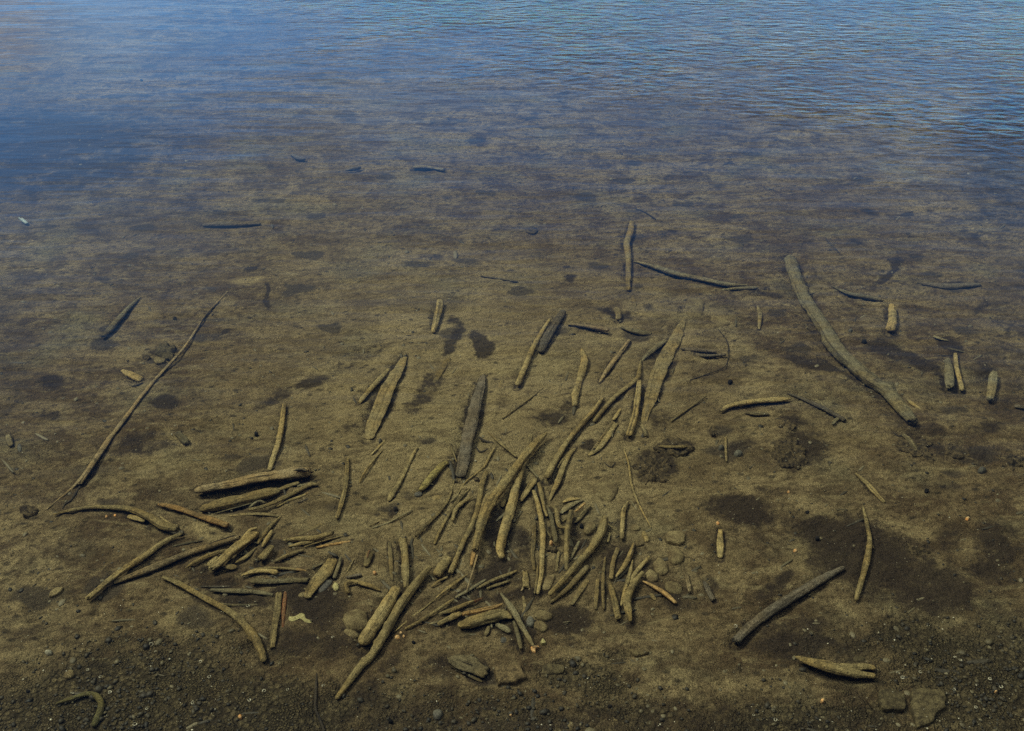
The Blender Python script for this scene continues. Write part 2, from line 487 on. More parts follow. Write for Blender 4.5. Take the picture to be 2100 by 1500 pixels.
def tube(W, R, flat=1.0, nr=14, rough=0.10, ends=('round', 'round'), seed=0, knots=0, ridge=0.06, step=0.008):
    d = np.r_[0, np.cumsum(np.linalg.norm(np.diff(W, axis=0), axis=1))]
    L = d[-1]
    n = int(np.clip(L / step, 10, 170))
    # finer rings near both ends so that they round off
    s = np.linspace(0, 1, n)
    s = np.unique(np.r_[s, np.array([.1, .3, .6, .85]) * min(0.3, R[0] / L), 1 - np.array([.1, .3, .6, .85]) * min(0.3, R[-1] / L)]) * L
    P = np.stack([np.interp(s, d, W[:, i]) for i in range(3)], 1)
    r = np.interp(s, d, R)
    r = r * (1 + rough * 0.8 * fbm(s * 14 + seed, s * 0 + seed * 1.7, 3, seed))
    rs = np.random.RandomState(seed + 11)
    r = r * (1 + 0.10 * fbm(s * 60 + seed, s * 0 + seed, 2, seed + 9))
    kn = [(rs.uniform(0.1, 0.9) * L, rs.uniform(0, math.pi), rs.uniform(0.25, 0.5)) for _ in range(knots)]
    wig = R.mean() * 0.25
    T = np.gradient(P, axis=0)
    T /= np.linalg.norm(T, axis=1)[:, None] + 1e-9
    up = np.array([0, 0, 1.0])
    S = np.cross(T, up)
    S /= np.linalg.norm(S, axis=1)[:, None] + 1e-9
    U = np.cross(S, T)
    P = P + S * (wig * fbm(s * 7 + seed * 3.1, s * 0 + 2.2, 3, seed + 5))[:, None]
    for e, idx in (('a', 0), ('b', 1)):
        kind = ends[idx]
        q = (s if idx == 0 else L - s)
        rl = max(R[0] if idx == 0 else R[-1], 0.002)
        span = rl * {'round': 1.0, 'cut': 0.22, 'point': 2.2}[kind]
        f = np.clip(q / span, 0, 1)
        prof = np.sqrt(1 - (1 - f) ** 2) if kind != 'point' else f ** 0.7
        r = r * np.maximum(prof, 0.04 if kind == 'round' else 0.12)
    th = np.linspace(0, 2 * math.pi, nr, endpoint=False)
    V, GR = [], []
    for i in range(len(s)):
        a = th
        rad_ = r[i] * (1 + ridge * 2.0 * fbm(np.cos(a) * 2.2 + seed, np.sin(a) * 2.2 + s[i] * 2.5, 3, seed + 2)
                       + ridge * 1.8 * fbm(a * 2.4 + seed, s[i] * 22 + a * 0, 2, seed + 4))
        for ks, ka, kh in kn:
            rad_ = rad_ + r[i] * kh * np.exp(-((s[i] - ks) / (R.mean() * 0.8)) ** 2) * np.exp(-(np.angle(np.exp(1j * (a - ka))) / 0.5) ** 2)
        cs, sn = np.cos(a), np.sin(a)
        if flat < 0.6:       # squarer section for planks
            q = (np.abs(cs) ** 3 + np.abs(sn) ** 3) ** (-1 / 3.0)
            cs, sn = cs * q, sn * q
        V.append(P[i] + S[i] * (rad_ * cs)[:, None] + U[i] * (rad_ * flat * sn)[:, None])
        GR.append(np.stack([np.full(nr, s[i] + seed), r[i] * np.cos(a), r[i] * np.sin(a)], 1))
    V, GR = np.vstack(V), np.vstack(GR)
    # broken ends: push the last rings in and out
    n = len(s)
    for e, idx, sgn in ((ends[0], 0, -1), (ends[1], n - 1, 1)):
        if e == 'cut':
            j = fbm(np.arange(nr) * 1.3 + seed, np.full(nr, 3.0 * idx), 2, seed) * r[min(max(idx, 3), n - 4)] * 0.9
            for k in (0, 1, 2):
                row = idx - sgn * k
                V[row * nr:(row + 1) * nr] += T[idx] * (j * (1 - 0.25 * k))[:, None]
    F = []
    for i in range(n - 1):
        for j in range(nr):
            k = (j + 1) % nr
            F.append((i * nr + j, i * nr + k, (i + 1) * nr + k, (i + 1) * nr + j))
    F.append(tuple(range(nr))[::-1])
    F.append(tuple((n - 1) * nr + j for j in range(nr)))
    F = [f[::-1] for f in F]
    return V, F, GR


count = [0]


def stick(reg, name, label, cat, mat, pts, layer=0.0, sink=None, flat=None, ends=('round', 'round'), rough=0.12,
          knots=1, ridge=0.08, kids=(), group=None):
    """pts: (x, y, width) in the zoomed region of the photograph; kids: parts of the same thing"""
    count[0] += 1
    seed = count[0]
    flat = (0.4 if mat == 'b' else 0.72) if flat is None else flat
    sink = (0.55 if mat == 'b' else 0.18) if sink is None else sink
    p = full(reg, pts)
    W, R = spine(p, layer, sink, flat)
    V, F, GR = tube(W, R, flat, 18 if R.max() > 0.015 else 12, rough, ends, seed, knots if R.max() > 0.006 else 0, ridge)
    o = mesh_obj(name, V, F, M[mat], None, {'grain': GR})
    tag(o, label, cat, group)
    if layer < 0.012:
        FOOT.append((W, R, sink > 0.4))
    for i, kd in enumerate(kids):
        kn, km, kp = kd[:3]
        opt = dict(kd[3]) if len(kd) > 3 else {}
        lay = opt.get('layer', layer)
        W2, R2 = spine(full(opt.get('reg', reg), kp), lay, opt.get('sink', sink), opt.get('flat', flat))
        V2, F2, G2 = tube(W2, R2, opt.get('flat', flat), 10, rough, opt.get('ends', ('round', 'cut')), seed + 300 + i, 0, ridge)
        c = mesh_obj(kn, V2, F2, M[km], o, {'grain': G2})
        if 'label' in opt:
            c['label'] = opt['label']
    return o


def lump(reg, name, label, cat, mat, outline, h, p=2.0, layer=0.0, noise=0.12, kids=(), group=None, sink=0.012, tilt=0.0):
    """a stone, slab, leaf or clump: a footprint traced on the bed, given a real height and a domed (p=2) or flat (p=8) top"""
    count[0] += 1
    seed = count[0]
    if name == 'stone':
        h *= 0.42
        noise += 0.18
    pts = full(reg, outline)
    C = np.array([q[:2] for q in pts], float)
    C = np.vstack([C, C[:1]])
    D = []
    n = len(C) - 1
    for i in range(n):
        p0, p1, p2, p3 = C[(i - 1) % n], C[i], C[(i + 1) % n], C[(i + 2) % n]
        for j in range(7):
            t = j / 7
            cr = 0.5 * ((2 * p1) + (-p0 + p2) * t + (2 * p0 - 5 * p1 + 4 * p2 - p3) * t * t + (-p0 + 3 * p1 - 3 * p2 + p3) * t ** 3)
            ln = p1 * (1 - t) + p2 * t
            D.append(cr * 0.5 + ln * 0.5 if p > 4 else cr)
    D = np.array(D)
    zc = float(bed_low(*ground(C[:, 0].mean(), C[:, 1].mean())[0][:2])) + layer
    X = np.array([ground(a, b, zc + h * 0.5)[0][:2] for a, b in D])
    c = X.mean(0)
    jg = 0.42 if 'algae' in name else 0.17
    X = c + (X - c) * (1 + jg * fbm(X[:, 0] * 36, X[:, 1] * 36, 4, seed, 0.7))[:, None]
    m = len(X)
    V, F = [], []
    levels = [(1.0, -sink), (1.0, 0.0)]
    K = 9
    for k in range(1, K + 1):
        q = k / K * math.pi / 2
        rr = math.cos(q) ** (2.0 / p)
        zz = math.sin(q) ** (2.0 / p)
        if k < K:
            levels.append((rr, h * zz))
    if p > 4:
        levels += [(0.8 * levels[-1][0], h), (0.5 * levels[-1][0], h)]
    for rr, zz in levels:
        for j in range(m):
            xy = c + (X[j] - c) * rr
            nn = fbm(xy[0] * 22 + seed, xy[1] * 22, 4, seed)
            n2 = 0.0
            if 'algae' in name and zz > 0:
                n2 = h * 0.9 * float(fbm(xy[0] * 70 + seed, xy[1] * 70, 3, seed + 3))
            V.append([xy[0], xy[1], zc + zz * (0.55 if 'algae' in name else 1) + n2 + (float(nn) * noise * h if zz > 0 else 0) + tilt * (xy[0] - c[0])])
    for i in range(len(levels) - 1):
        for j in range(m):
            k = (j + 1) % m
            F.append((i * m + j, i * m + k, (i + 1) * m + k, (i + 1) * m + j))
    V.append([c[0], c[1], zc + h * (1 + 0.02)])
    L = (len(levels) - 1) * m
    for j in range(m):
        F.append((L + j, L + (j + 1) % m, len(V) - 1))
    V = np.array(V)
    # outline runs either way round: make the faces look outward
    area = np.sum(X[:, 0] * np.roll(X[:, 1], -1) - np.roll(X[:, 0], -1) * X[:, 1])
    if area < 0:
        F = [f[::-1] for f in F]
    o = mesh_obj(name, V, F, M[mat], None, {'grain': V * 1.0})
    tag(o, label, cat, group)
    return o


def oval(cx, cy, rx, ry, rot=0.0, wob=0.08, n=10, seed=0):
    rs = np.random.RandomState(seed + int(cx) + int(cy))
    out = []
    for i in range(n):
        a = 2 * math.pi * i / n
        k = 1 + rs.uniform(-wob, wob)
        x, y = rx * math.cos(a) * k, ry * math.sin(a) * k
        cr, sr = math.cos(rad(rot)), math.sin(rad(rot))
        out.append((cx + x * cr - y * sr, cy + x * sr + y * cr))
    return out
# ---------------------------------------------------------------- the driftwood, traced piece by piece
RND, CUT, PT = 'round', 'cut', 'point'
# left side
stick('F', 'driftwood_pole', 'very long thin pole running diagonally across the left of the lake bed', 'pole', 'w',
      [(468, 596, 4), (423, 647, 5), (383, 707, 6), (351, 744, 7), (300, 801, 8), (249, 867, 10), (205, 929, 13), (183, 962, 15), (164, 993, 12)],
      ends=(PT, CUT), knots=3, layer=0.004, kids=[('forked_end', 'w', [(178, 968, 9), (150, 1000, 7), (120, 1025, 5), (96, 1045, 3)]),
                          ('root_tip', 'tw', [(164, 997, 5), (147, 1024, 4), (133, 1034, 3), (129, 1043, 3)])])
stick('Z1', 'branch', 'long arched branch, thin at its left tip, curving down to a dark frayed end', 'branch', 's',
      [(455, 655, 20), (600, 620, 32), (780, 590, 40), (960, 590, 50), (1130, 610, 60), (1280, 670, 75), (1400, 745, 88), (1540, 780, 70)], ends=(PT, CUT), layer=0.006,
      kids=[('frayed_end', 'd', [(1450, 790, 50), (1520, 800, 60), (1580, 815, 40)], {'ends': (RND, CUT), 'layer': 0.0}),
            ('side_twig', 's', [(1380, 670, 16), (1440, 715, 18), (1510, 760, 12)], {'layer': 0.015})])
stick('Z1', 'wood_chip', 'small flat chip of wood tucked under the arched branch', 'wood chip', 's', [(1100, 665, 28), (1175, 685, 38), (1250, 710, 26)], flat=0.4)
stick('Z1', 'driftwood_stick', 'bare orange stick lying above the pale silt patch at left', 'stick', 'o',
      [(1360, 565, 35), (1500, 590, 50), (1680, 650, 56), (1850, 710, 60), (1960, 750, 52)], ends=(RND, CUT), layer=0.004, knots=2)
stick('Z1', 'driftwood_stick', 'straight pale stick slanting down left from the frayed end of the arched branch', 'stick', 's',
      [(1570, 815, 30), (1430, 880, 50), (1260, 1000, 60), (1080, 1120, 60), (920, 1240, 65), (760, 1380, 55)], ends=(CUT, CUT), layer=0.012)
stick('Z1', 'driftwood_stick', 'long stick with a dark groove, its lower end meeting the straight pale stick', 'stick', 'w',
      [(2060, 850, 45), (1800, 930, 65), (1560, 1010, 70), (1300, 1120, 75), (1120, 1190, 60), (970, 1245, 45)], ends=(CUT, RND))
stick('Z1', 'twig', 'short twig on the edge of the pale silt patch', 'twig', 'g', [(1480, 930, 18), (1620, 900, 30), (1740, 880, 18)], ends=(PT, RND))
stick('Z1', 'twig', 'hair thin dark twig lying along the top of the grooved stick', 'twig', 'tw', [(1800, 905, 8), (1920, 865, 12), (2030, 830, 10)], layer=0.02)
stick('Z1', 'driftwood_stick', 'spindle shaped stick pointed at its lower left end', 'stick', 's',
      [(1590, 1120, 15), (1700, 1050, 42), (1850, 990, 50), (1960, 960, 32)], ends=(PT, RND), layer=0.004)
stick('Z2', 'bark_board', 'ridged slab of bark running up right to a squared end', 'bark slab', 's',
      [(745, 815, 60), (640, 890, 80), (520, 985, 82), (420, 1070, 80), (345, 1120, 60)], flat=0.55, ridge=0.22, layer=0.008, ends=(CUT, CUT))
stick('Z2', 'driftwood_stick', 'hooked little stick against the top of the ridged bark slab', 'stick', 's', [(750, 768, 32), (690, 788, 40), (640, 840, 40), (600, 895, 34)], layer=0.006)
stick('Z2', 'driftwood_stub', 'stub lying under the lower left end of the ridged bark slab', 'stub', 's', [(410, 1020, 50), (360, 1060, 60), (315, 1095, 40)])
# the log stack at left
stick('Z2', 'driftwood_log', 'thickest log at left, grey and cracked, with a split right end', 'log', 'w',
      [(200, 455, 55), (290, 432, 92), (500, 400, 112), (750, 350, 112), (950, 320, 112), (1100, 300, 112), (1200, 285, 85)], ends=(RND, CUT), ridge=0.14, layer=0.008, knots=3,
      kids=[('split_end', 'd', [(1060, 275, 24), (1130, 262, 34), (1170, 280, 28)], {'layer': 0.04, 'ends': (PT, CUT)}),
            ('split_end', 'g', [(1000, 355, 26), (1120, 325, 34), (1205, 300, 22)], {'layer': 0.012, 'ends': (PT, CUT)})])
stick('Z2', 'driftwood_log', 'flat silted log just below the thick cracked log', 'log', 's',
      [(245, 612, 50), (420, 570, 80), (620, 522, 82), (820, 472, 76), (945, 452, 52)], flat=0.5)
stick('Z2', 'driftwood_stick', 'short stick that carries on from the right end of the flat silted log', 'stick', 's', [(930, 442, 34), (1030, 405, 40), (1110, 378, 38)])
stick('Z2', 'driftwood_stick', 'long narrow stick below the flat silted log, tapering to its right tip', 'stick', 's',
      [(670, 612, 30), (800, 582, 40), (950, 522, 40), (1080, 460, 42), (1200, 400, 45), (1275, 402, 18)], layer=0.008)
stick('Z2', 'driftwood_stick', 'short grey stick above the right tip of the long narrow stick', 'stick', 'g', [(1090, 412, 32), (1170, 395, 36), (1250, 372, 24)])
stick('Z2', 'twig', 'bent knee of a twig rising over the left end of the long narrow stick', 'twig', 'g', [(675, 598, 18), (720, 560, 34), (770, 538, 30), (815, 556, 20)])
stick('Z2', 'driftwood_stick', 'crooked stick with an orange tip, lowest of the sticks under the thick log', 'stick', 's', [(910, 590, 12), (1000, 540, 28), (1100, 505, 30), (1170, 478, 26)],
      kids=[('bare_tip', 'o', [(1150, 486, 26), (1200, 462, 18)], {'ends': (RND, PT)})])
stick('Z2', 'twig', 'sliver of wood along the lower edge of the flat silted log', 'twig', 'g', [(360, 650, 10), (520, 605, 16), (700, 555, 14)])
stick('Z2', 'twig', 'short sliver under the crooked orange tipped stick', 'twig', 'd', [(1090, 548, 14), (1140, 535, 20), (1190, 510, 12)])
stick('Z2', 'driftwood_stick', 'upright pale stick standing alone between the log stack and the centre', 'stick', 's',
      [(1525, 165, 30), (1520, 300, 38), (1505, 430, 42), (1470, 570, 42), (1430, 690, 36)], ends=(CUT, RND), layer=0.005)
stick('Z3', 'driftwood_stick', 'small club of a stick, thick at its upper right end, beside a grey pebble', 'stick', 's', [(528, 235, 32), (440, 320, 38), (370, 390, 30), (320, 440, 18)], ends=(RND, PT))
stick('Z3', 'twig', 'thin bowed twig just below the small club shaped stick', 'twig', 's', [(445, 385, 15), (360, 480, 25), (260, 610, 28), (190, 740, 22)], ends=(PT, PT))
stick('Z3', 'driftwood_stick', 'knotty slim stick midway between the bowed twig and the short yellow log', 'stick', 's',
      [(820, 355, 25), (760, 450, 42), (690, 600, 50), (620, 740, 55), (540, 870, 60), (505, 935, 40)], knots=2, sink=0.35, flat=0.6)
stick('Z3', 'driftwood_log', 'short fat yellowish log with a cut lower end', 'log', 'y',
      [(1150, 518, 62), (1080, 560, 88), (990, 660, 95), (900, 770, 86), (850, 825, 60)], ends=(RND, CUT), layer=0.002)
stick('Z3', 'twig', 'very thin straight twig above the row of dark seeds', 'twig', 'g', [(330, 1225, 14), (500, 1170, 22), (650, 1090, 22), (770, 1035, 14)])
stick('Z3', 'twig', 'tiny twig touching the left end of the very thin straight twig', 'twig', 's', [(300, 1205, 12), (410, 1152, 16)])
stick('Z3', 'driftwood_stick', 'curved stick whose frayed lower end points at the upright plank', 'stick', 's',
      [(1215, 700, 14), (1180, 850, 26), (1120, 970, 40), (1030, 1080, 42), (900, 1210, 42), (800, 1315, 35)], ends=(PT, CUT), layer=0.004)
stick('Z3', 'driftwood_stick', 'long slim stick just right of the curved frayed stick', 'stick', 's',
      [(1390, 800, 18), (1280, 900, 45), (1210, 1000, 45), (1130, 1130, 40), (1050, 1280, 40), (1000, 1400, 32)], ends=(PT, RND))
stick('Z3', 'driftwood_stick', 'comma shaped stick curling down in the middle of the fan', 'stick', 's', [(1430, 885, 18), (1340, 930, 45), (1260, 990, 56), (1220, 1060, 50), (1200, 1150, 34)], ends=(PT, RND), layer=0.005)
stick('F', 'driftwood_stick', 'long straight stick left of the great curved branch, reaching down to a broken stub', 'stick', 's',
      [(998, 967, 8), (989, 991, 11), (984, 1018, 11), (978, 1050, 11), (965, 1084, 11), (951, 1110, 11), (943, 1128, 11), (933, 1152, 11), (924, 1175, 12)], ends=(CUT, CUT), layer=0.006)
stick('F', 'branch', 'great curved branch sweeping down through the centre of the pile', 'branch', 's',
      [(1122, 887, 9), (1095, 912, 17), (1068, 945, 19), (1045, 978, 20), (1028, 1002, 21), (1012, 1024, 21), (1000, 1047, 20), (990, 1071, 19), (982, 1097, 16), (975, 1130, 14)],
      ends=(PT, CUT), layer=0.022, knots=4, kids=[('splintered_tip', 'o', [(972, 1130, 11), (969, 1145, 9), (966, 1160, 5)], {'layer': 0.012})])
stick('F', 'branch', 'broad branch lying just right of the great curved one, its foot buried', 'branch', 's',
      [(1071, 962, 12), (1058, 1002, 18), (1051, 1031, 21), (1037, 1079, 21), (1030, 1105, 19), (1025, 1128, 18), (1030, 1146, 12)], layer=0.006, knots=2, ends=(RND, RND))
stick('Z4', 'driftwood_stub', 'small stub wedged between the two broad central branches', 'stub', 's', [(205, 850, 30), (180, 920, 55), (160, 1000, 45)])
stick('Z4', 'wood_chip', 'pale flat splinter right of the broad central branch', 'wood chip', 's', [(515, 690, 50), (440, 800, 66), (360, 930, 42)], flat=0.35, ends=(CUT, CUT))
stick('F', 'driftwood_stick', 'stick behind the great curved branch, seen between it and the left straight stick', 'stick', 'b',
      [(1003, 1012, 10), (994, 1032, 16), (984, 1060, 15), (976, 1085, 10)], flat=0.7, sink=0.3)
# upper middle
stick('A3', 'branch', 'crooked branch above the pile with a knee halfway down', 'branch', 's',
      [(1240, 665, 16), (1222, 760, 42), (1200, 830, 44), (1080, 930, 45), (980, 1020, 50), (900, 1110, 45), (830, 1200, 38)], ends=(PT, RND), layer=0.006, knots=2)
stick('F', 'driftwood_stick', 'long straight stick with a black seed on it, ending in a rounded tip', 'stick', 's',
      [(1236, 816, 7), (1215, 847, 12), (1187, 878, 12), (1163, 906, 13), (1147, 932, 14), (1133, 955, 16), (1121, 981, 15)], layer=0.008)
stick('Z4', 'driftwood_stick', 'forking flat stick with a knot at its head, below the seed topped stick', 'stick', 's',
      [(940, 370, 30), (870, 440, 56), (820, 560, 62), (770, 700, 60), (710, 830, 44), (665, 930, 18)], flat=0.5, ends=(CUT, PT),
      kids=[('side_twig', 's', [(825, 470, 16), (785, 520, 18), (755, 575, 12)], {'layer': 0.008})])
stick('Z4', 'plank', 'flat plank with a raised rim and a pointed lower end', 'plank', 's',
      [(1375, 95, 58), (1280, 240, 76), (1180, 370, 62), (1085, 450, 22)], flat=0.3, ends=(CUT, PT),
      kids=[('raised_rim', 'w', [(1345, 70, 12), (1230, 240, 14), (1120, 390, 12)], {'layer': 0.010, 'flat': 0.8})])
stick('A3', 'twig', 'short twig rising from the head of the rimmed plank', 'twig', 's', [(1062, 1090, 24), (1030, 1140, 38), (1000, 1185, 30)])
stick('A3', 'driftwood_stick', 'smooth round stick standing upright beside the great flat plank', 'stick', 's',
      [(1222, 850, 42), (1212, 1000, 56), (1185, 1150, 60), (1135, 1320, 62)], layer=0.006, knots=0, ends=(CUT, RND))
stick('A3', 'plank', 'great flat plank, widest in its middle, sunk flush with the silt', 'plank', 'b',
      [(1622, 300, 26), (1550, 450, 76), (1440, 650, 112), (1358, 850, 112), (1315, 1000, 92), (1285, 1110, 66), (1262, 1220, 40)], flat=0.10, sink=0.25, ends=(CUT, PT), ridge=0.05)
stick('A3', 'driftwood_stub', 'little stub at the foot of the great flat plank', 'stub', 'g', [(1240, 1225, 30), (1268, 1280, 45), (1278, 1325, 34)])
stick('A3', 'driftwood_stick', 'dark edged stick angling away left of the great flat plank', 'stick', 'g', [(1460, 500, 16), (1380, 548, 58), (1300, 618, 52), (1245, 680, 26)], ends=(PT, PT))
stick('A3', 'driftwood_stick', 'short wavy stick between the forked stump and the dark edged stick', 'stick', 'w', [(1142, 495, 36), (1080, 585, 50), (1000, 680, 48), (930, 785, 42), (880, 865, 22)], ends=(RND, PT))
stick('A3', 'branch', 'bent branch that widens into a collar near its top', 'branch', 's',
      [(722, 570, 22), (745, 650, 62), (748, 700, 72), (712, 830, 60), (675, 960, 60), (662, 1065, 44)], knots=2)
stick('A3', 'driftwood_stick', 'slender stick lying alongside the orange hearted log', 'stick', 's', [(455, 308, 24), (380, 432, 40), (300, 582, 50), (240, 722, 50), (172, 885, 56)], layer=0.006)
stick('A3', 'driftwood_log', 'dark short log with a bare orange heart on its top', 'log', 'd',
      [(562, 248, 62), (488, 375, 76), (425, 480, 76), (365, 600, 62)], ends=(CUT, RND), layer=0.003,
      kids=[('bare_heartwood', 'o', [(475, 385, 26), (440, 445, 38), (405, 510, 34), (380, 560, 22)], {'layer': 0.013, 'flat': 0.4, 'label': 'orange bare heartwood'})])
stick('A3', 'driftwood_stick', 'straight stick lying crosswise right of the orange hearted log', 'stick', 'w', [(605, 358, 28), (750, 372, 50), (880, 394, 52), (965, 412, 38)], layer=0.003)
stick('A3', 'driftwood_stick', 'dark slug shaped piece crosswise below the two dark dimples', 'stick', 'g', [(1060, 385, 14), (1150, 412, 50), (1250, 436, 62), (1335, 445, 40)], sink=0.3)
stick('A3', 'driftwood_stick', 'half buried upright stick above the slug shaped piece', 'stick', 'b', [(1445, 145, 36), (1420, 250, 48), (1390, 365, 48)])
stick('A3', 'driftwood_stick', 'charred looking stick lying crosswise at the right of the great flat plank', 'stick', 'd', [(1578, 572, 24), (1720, 582, 52), (1890, 602, 30)])
stick('A3', 'driftwood_stick', 'dark rough stick just under the charred looking one', 'stick', 'd', [(1690, 622, 20), (1800, 632, 44), (1970, 620, 28)], rough=0.3)
stick('A3', 'twig', 'straight faint twig right of the foot of the great flat plank', 'twig', 'b', [(1800, 975, 14), (1650, 1082, 24), (1490, 1195, 18)], flat=0.8, sink=0.3)
stick('A3', 'twig', 'long hair thin bowed twig between the slender stick and the collared branch', 'twig', 'b', [(550, 690, 7), (480, 800, 11), (390, 910, 13), (200, 1060, 15), (40, 1172, 12)], flat=0.9, sink=0.2)
stick('A3', 'root', 'wiry dark root looping round below the charred sticks', 'root', 'tw', [(1900, 400, 7), (1975, 500, 9), (1990, 600, 9), (1960, 720, 8), (1800, 790, 9), (1660, 840, 7)])
stick('A4', 'driftwood_stick', 'tall upright stick with a bend, highest of the sticks in the middle', 'stick', 's',
      [(320, 150, 50), (310, 225, 60), (275, 325, 60), (285, 430, 60), (290, 540, 52), (290, 650, 46), (292, 740, 38)], ends=(CUT, RND), layer=0.003, knots=2)
stick('A4', 'driftwood_stick', 'long stick running right from the tall upright one', 'stick', 'g',
      [(330, 486, 14), (480, 525, 44), (680, 590, 60), (880, 635, 60), (1080, 680, 60), (1200, 695, 48), (1330, 696, 18)], ends=(PT, PT), layer=0.003)
stick('A4', 'driftwood_stick', 'slim stick under the far tip of the long crosswise stick', 'stick', 'g', [(1050, 742, 12), (1180, 726, 34), (1300, 718, 40), (1390, 718, 40)], ends=(PT, CUT))
stick('A4', 'driftwood_stick', 'short faint stick by itself left of the huge log', 'stick', 'b', [(1400, 870, 22), (1420, 950, 42), (1412, 1075, 20)], sink=0.35, flat=0.6)
stick('A4', 'driftwood_stub', 'pale stub beside a dark hole, below the tall upright stick', 'stub', 'b', [(175, 890, 50), (205, 950, 60), (200, 990, 50)], sink=0.3, flat=0.7)
# right side
stick('F', 'driftwood_log', 'huge long curved log lying across the right of the lake bed', 'log', 'g',
      [(1620, 528, 26), (1630, 560, 29), (1645, 600, 30), (1663, 634, 30), (1688, 672, 31), (1712, 708, 32), (1743, 744, 33), (1780, 774, 34), (1815, 800, 33), (1846, 834, 31), (1872, 868, 24)],
      ends=(RND, CUT), layer=0.004, knots=4, rough=0.08, sink=0.25)
stick('A6', 'twig', 'thin stick beside the lower end of the huge long log', 'twig', 's', [(1380, 120, 18), (1425, 155, 24), (1475, 192, 16)], ends=(RND, PT))
stick('A5', 'driftwood_stick', 'dark half sunk stick running right from the upper part of the huge log', 'stick', 'g', [(440, 448, 14), (600, 515, 46), (750, 545, 50), (900, 578, 22)], sink=0.3, ends=(PT, PT))
stick('A5', 'driftwood_peg', 'smooth rounded peg standing apart at the right', 'peg', 's', [(962, 610, 62), (968, 700, 74), (960, 770, 78), (945, 835, 84)], knots=0, rough=0.04, layer=0.002)
stick('A5', 'driftwood_stick', 'wider, left one of two short sticks side by side near the right edge', 'stick', 'g', [(1440, 1068, 48), (1455, 1190, 78), (1465, 1325, 78)], ends=(PT, CUT))
stick('A5', 'driftwood_stick', 'slimmer, right one of two short sticks side by side near the right edge', 'stick', 's', [(1512, 1030, 38), (1520, 1150, 46), (1545, 1250, 46), (1565, 1350, 46)], layer=0.004)
stick('A5', 'twig', 'small dark twig crossing above the two short sticks', 'twig', 'tw', [(1320, 1030, 14), (1400, 1050, 16), (1480, 1045, 14)])
stick('A5', 'twig', 'pale bit of twig with a thread of root above the slimmer short stick', 'twig', 'g', [(1440, 985, 20), (1520, 1005, 26), (1625, 1028, 8)], ends=(RND, PT))
stick('A5', 'twig', 'stubby grey twig left of the dark silt above the two short sticks', 'twig', 'g', [(1320, 880, 30), (1380, 905, 26), (1450, 920, 14)])
stick('A5', 'driftwood_stub', 'fat stub nearest the right edge, narrowing downwards', 'stub', 'g', [(1842, 1190, 58), (1825, 1300, 80), (1802, 1430, 62)], ends=(RND, CUT))
stick('A6', 'driftwood_stick', 'pale stick with a dark crooked left end, right of the great flat plank', 'stick', 's',
      [(230, 190, 20), (300, 155, 36), (450, 130, 42), (600, 118, 38), (670, 115, 15)], ends=(CUT, PT), layer=0.003)
stick('A6', 'driftwood_stick', 'dark thin stick slanting down right from the tip of the pale one', 'stick', 'd', [(640, 80, 12), (750, 120, 28), (880, 180, 36), (1000, 250, 30)], ends=(PT, CUT),
      kids=[('broken_stub', 'g', [(960, 232, 22), (940, 252, 26), (925, 272, 20)])])
stick('A6', 'driftwood_stick', 'small spindle shaped piece under the pale stick', 'stick', 'g', [(378, 203, 12), (455, 208, 34), (540, 212, 14)], sink=0.3, ends=(PT, PT))
stick('A6', 'driftwood_stick', 'thin faint upright stick beside two grey pebbles', 'stick', 'b', [(265, 350, 14), (266, 430, 20), (270, 500, 16)], flat=0.7, sink=0.3)
stick('A6', 'driftwood_stick', 'small pointed stick in open silt at the lower right', 'stick', 's', [(1060, 570, 10), (1130, 630, 36), (1190, 700, 32), (1240, 755, 20)], ends=(PT, CUT), flat=0.6)
stick('A6', 'branch', 'slender upright branch with a small side spur, at the lower right', 'branch', 's',
      [(1105, 772, 16), (1130, 870, 27), (1150, 980, 31), (1140, 1080, 37), (1110, 1200, 36), (1065, 1355, 28)], ends=(PT, RND), layer=0.006,
      kids=[('spur', 's', [(1148, 990, 18), (1160, 1008, 16), (1178, 1035, 8)], {'ends': (RND, PT)})])
stick('A7', 'driftwood_log', 'dark furry looking log slanting up right near the bottom right', 'log', 'd',
      [(995, 342, 30), (850, 420, 60), (700, 508, 66), (560, 600, 70), (430, 700, 62), (330, 795, 62)], ends=(RND, CUT), layer=0.004, rough=0.08)
stick('A7', 'driftwood_log', 'pale bone shaped driftwood alone at the bottom right, notched at its right end', 'log', 's',
      [(690, 890, 32), (780, 918, 60), (900, 950, 84), (1030, 985, 76), (1110, 1000, 50), (1185, 1010, 36)], ends=(PT, CUT), layer=0.010, knots=0, rough=0.06,
      kids=[('upper_prong', 's', [(960, 955, 50), (1060, 958, 50), (1130, 952, 46), (1188, 965, 36)], {'layer': 0.012, 'ends': (RND, RND)})])
stick('A6', 'driftwood_stub', 'broad upright stub left of the slanting dark log', 'stub', 's', [(233, 920, 30), (232, 1000, 46), (230, 1095, 38)], ends=(CUT, RND), flat=0.5)
stick('C2', 'driftwood_stub', 'grooved stub in a dark hollow right of the orange splinter', 'stub', 'w', [(1470, 680, 70), (1500, 850, 85), (1530, 1010, 70)], ends=(CUT, CUT))
stick('C2', 'driftwood_stub', 'grey tapered stub second in the dark hollow right of the orange splinter', 'stub', 'd', [(1770, 800, 50), (1860, 980, 110), (1950, 1160, 100)], ends=(PT, CUT))
stick('A6', 'root', 'curved root stump in the dark tangle at the foot of the huge log', 'root', 'g', [(1350, 330, 26), (1395, 365, 32), (1425, 410, 34), (1432, 440, 26)], kids=[
      ('rootlet', 'tw', [(1360, 330, 12), (1330, 345, 12), (1300, 325, 8)]), ('rootlet', 'tw', [(1400, 420, 14), (1360, 400, 12), (1345, 370, 8)])])
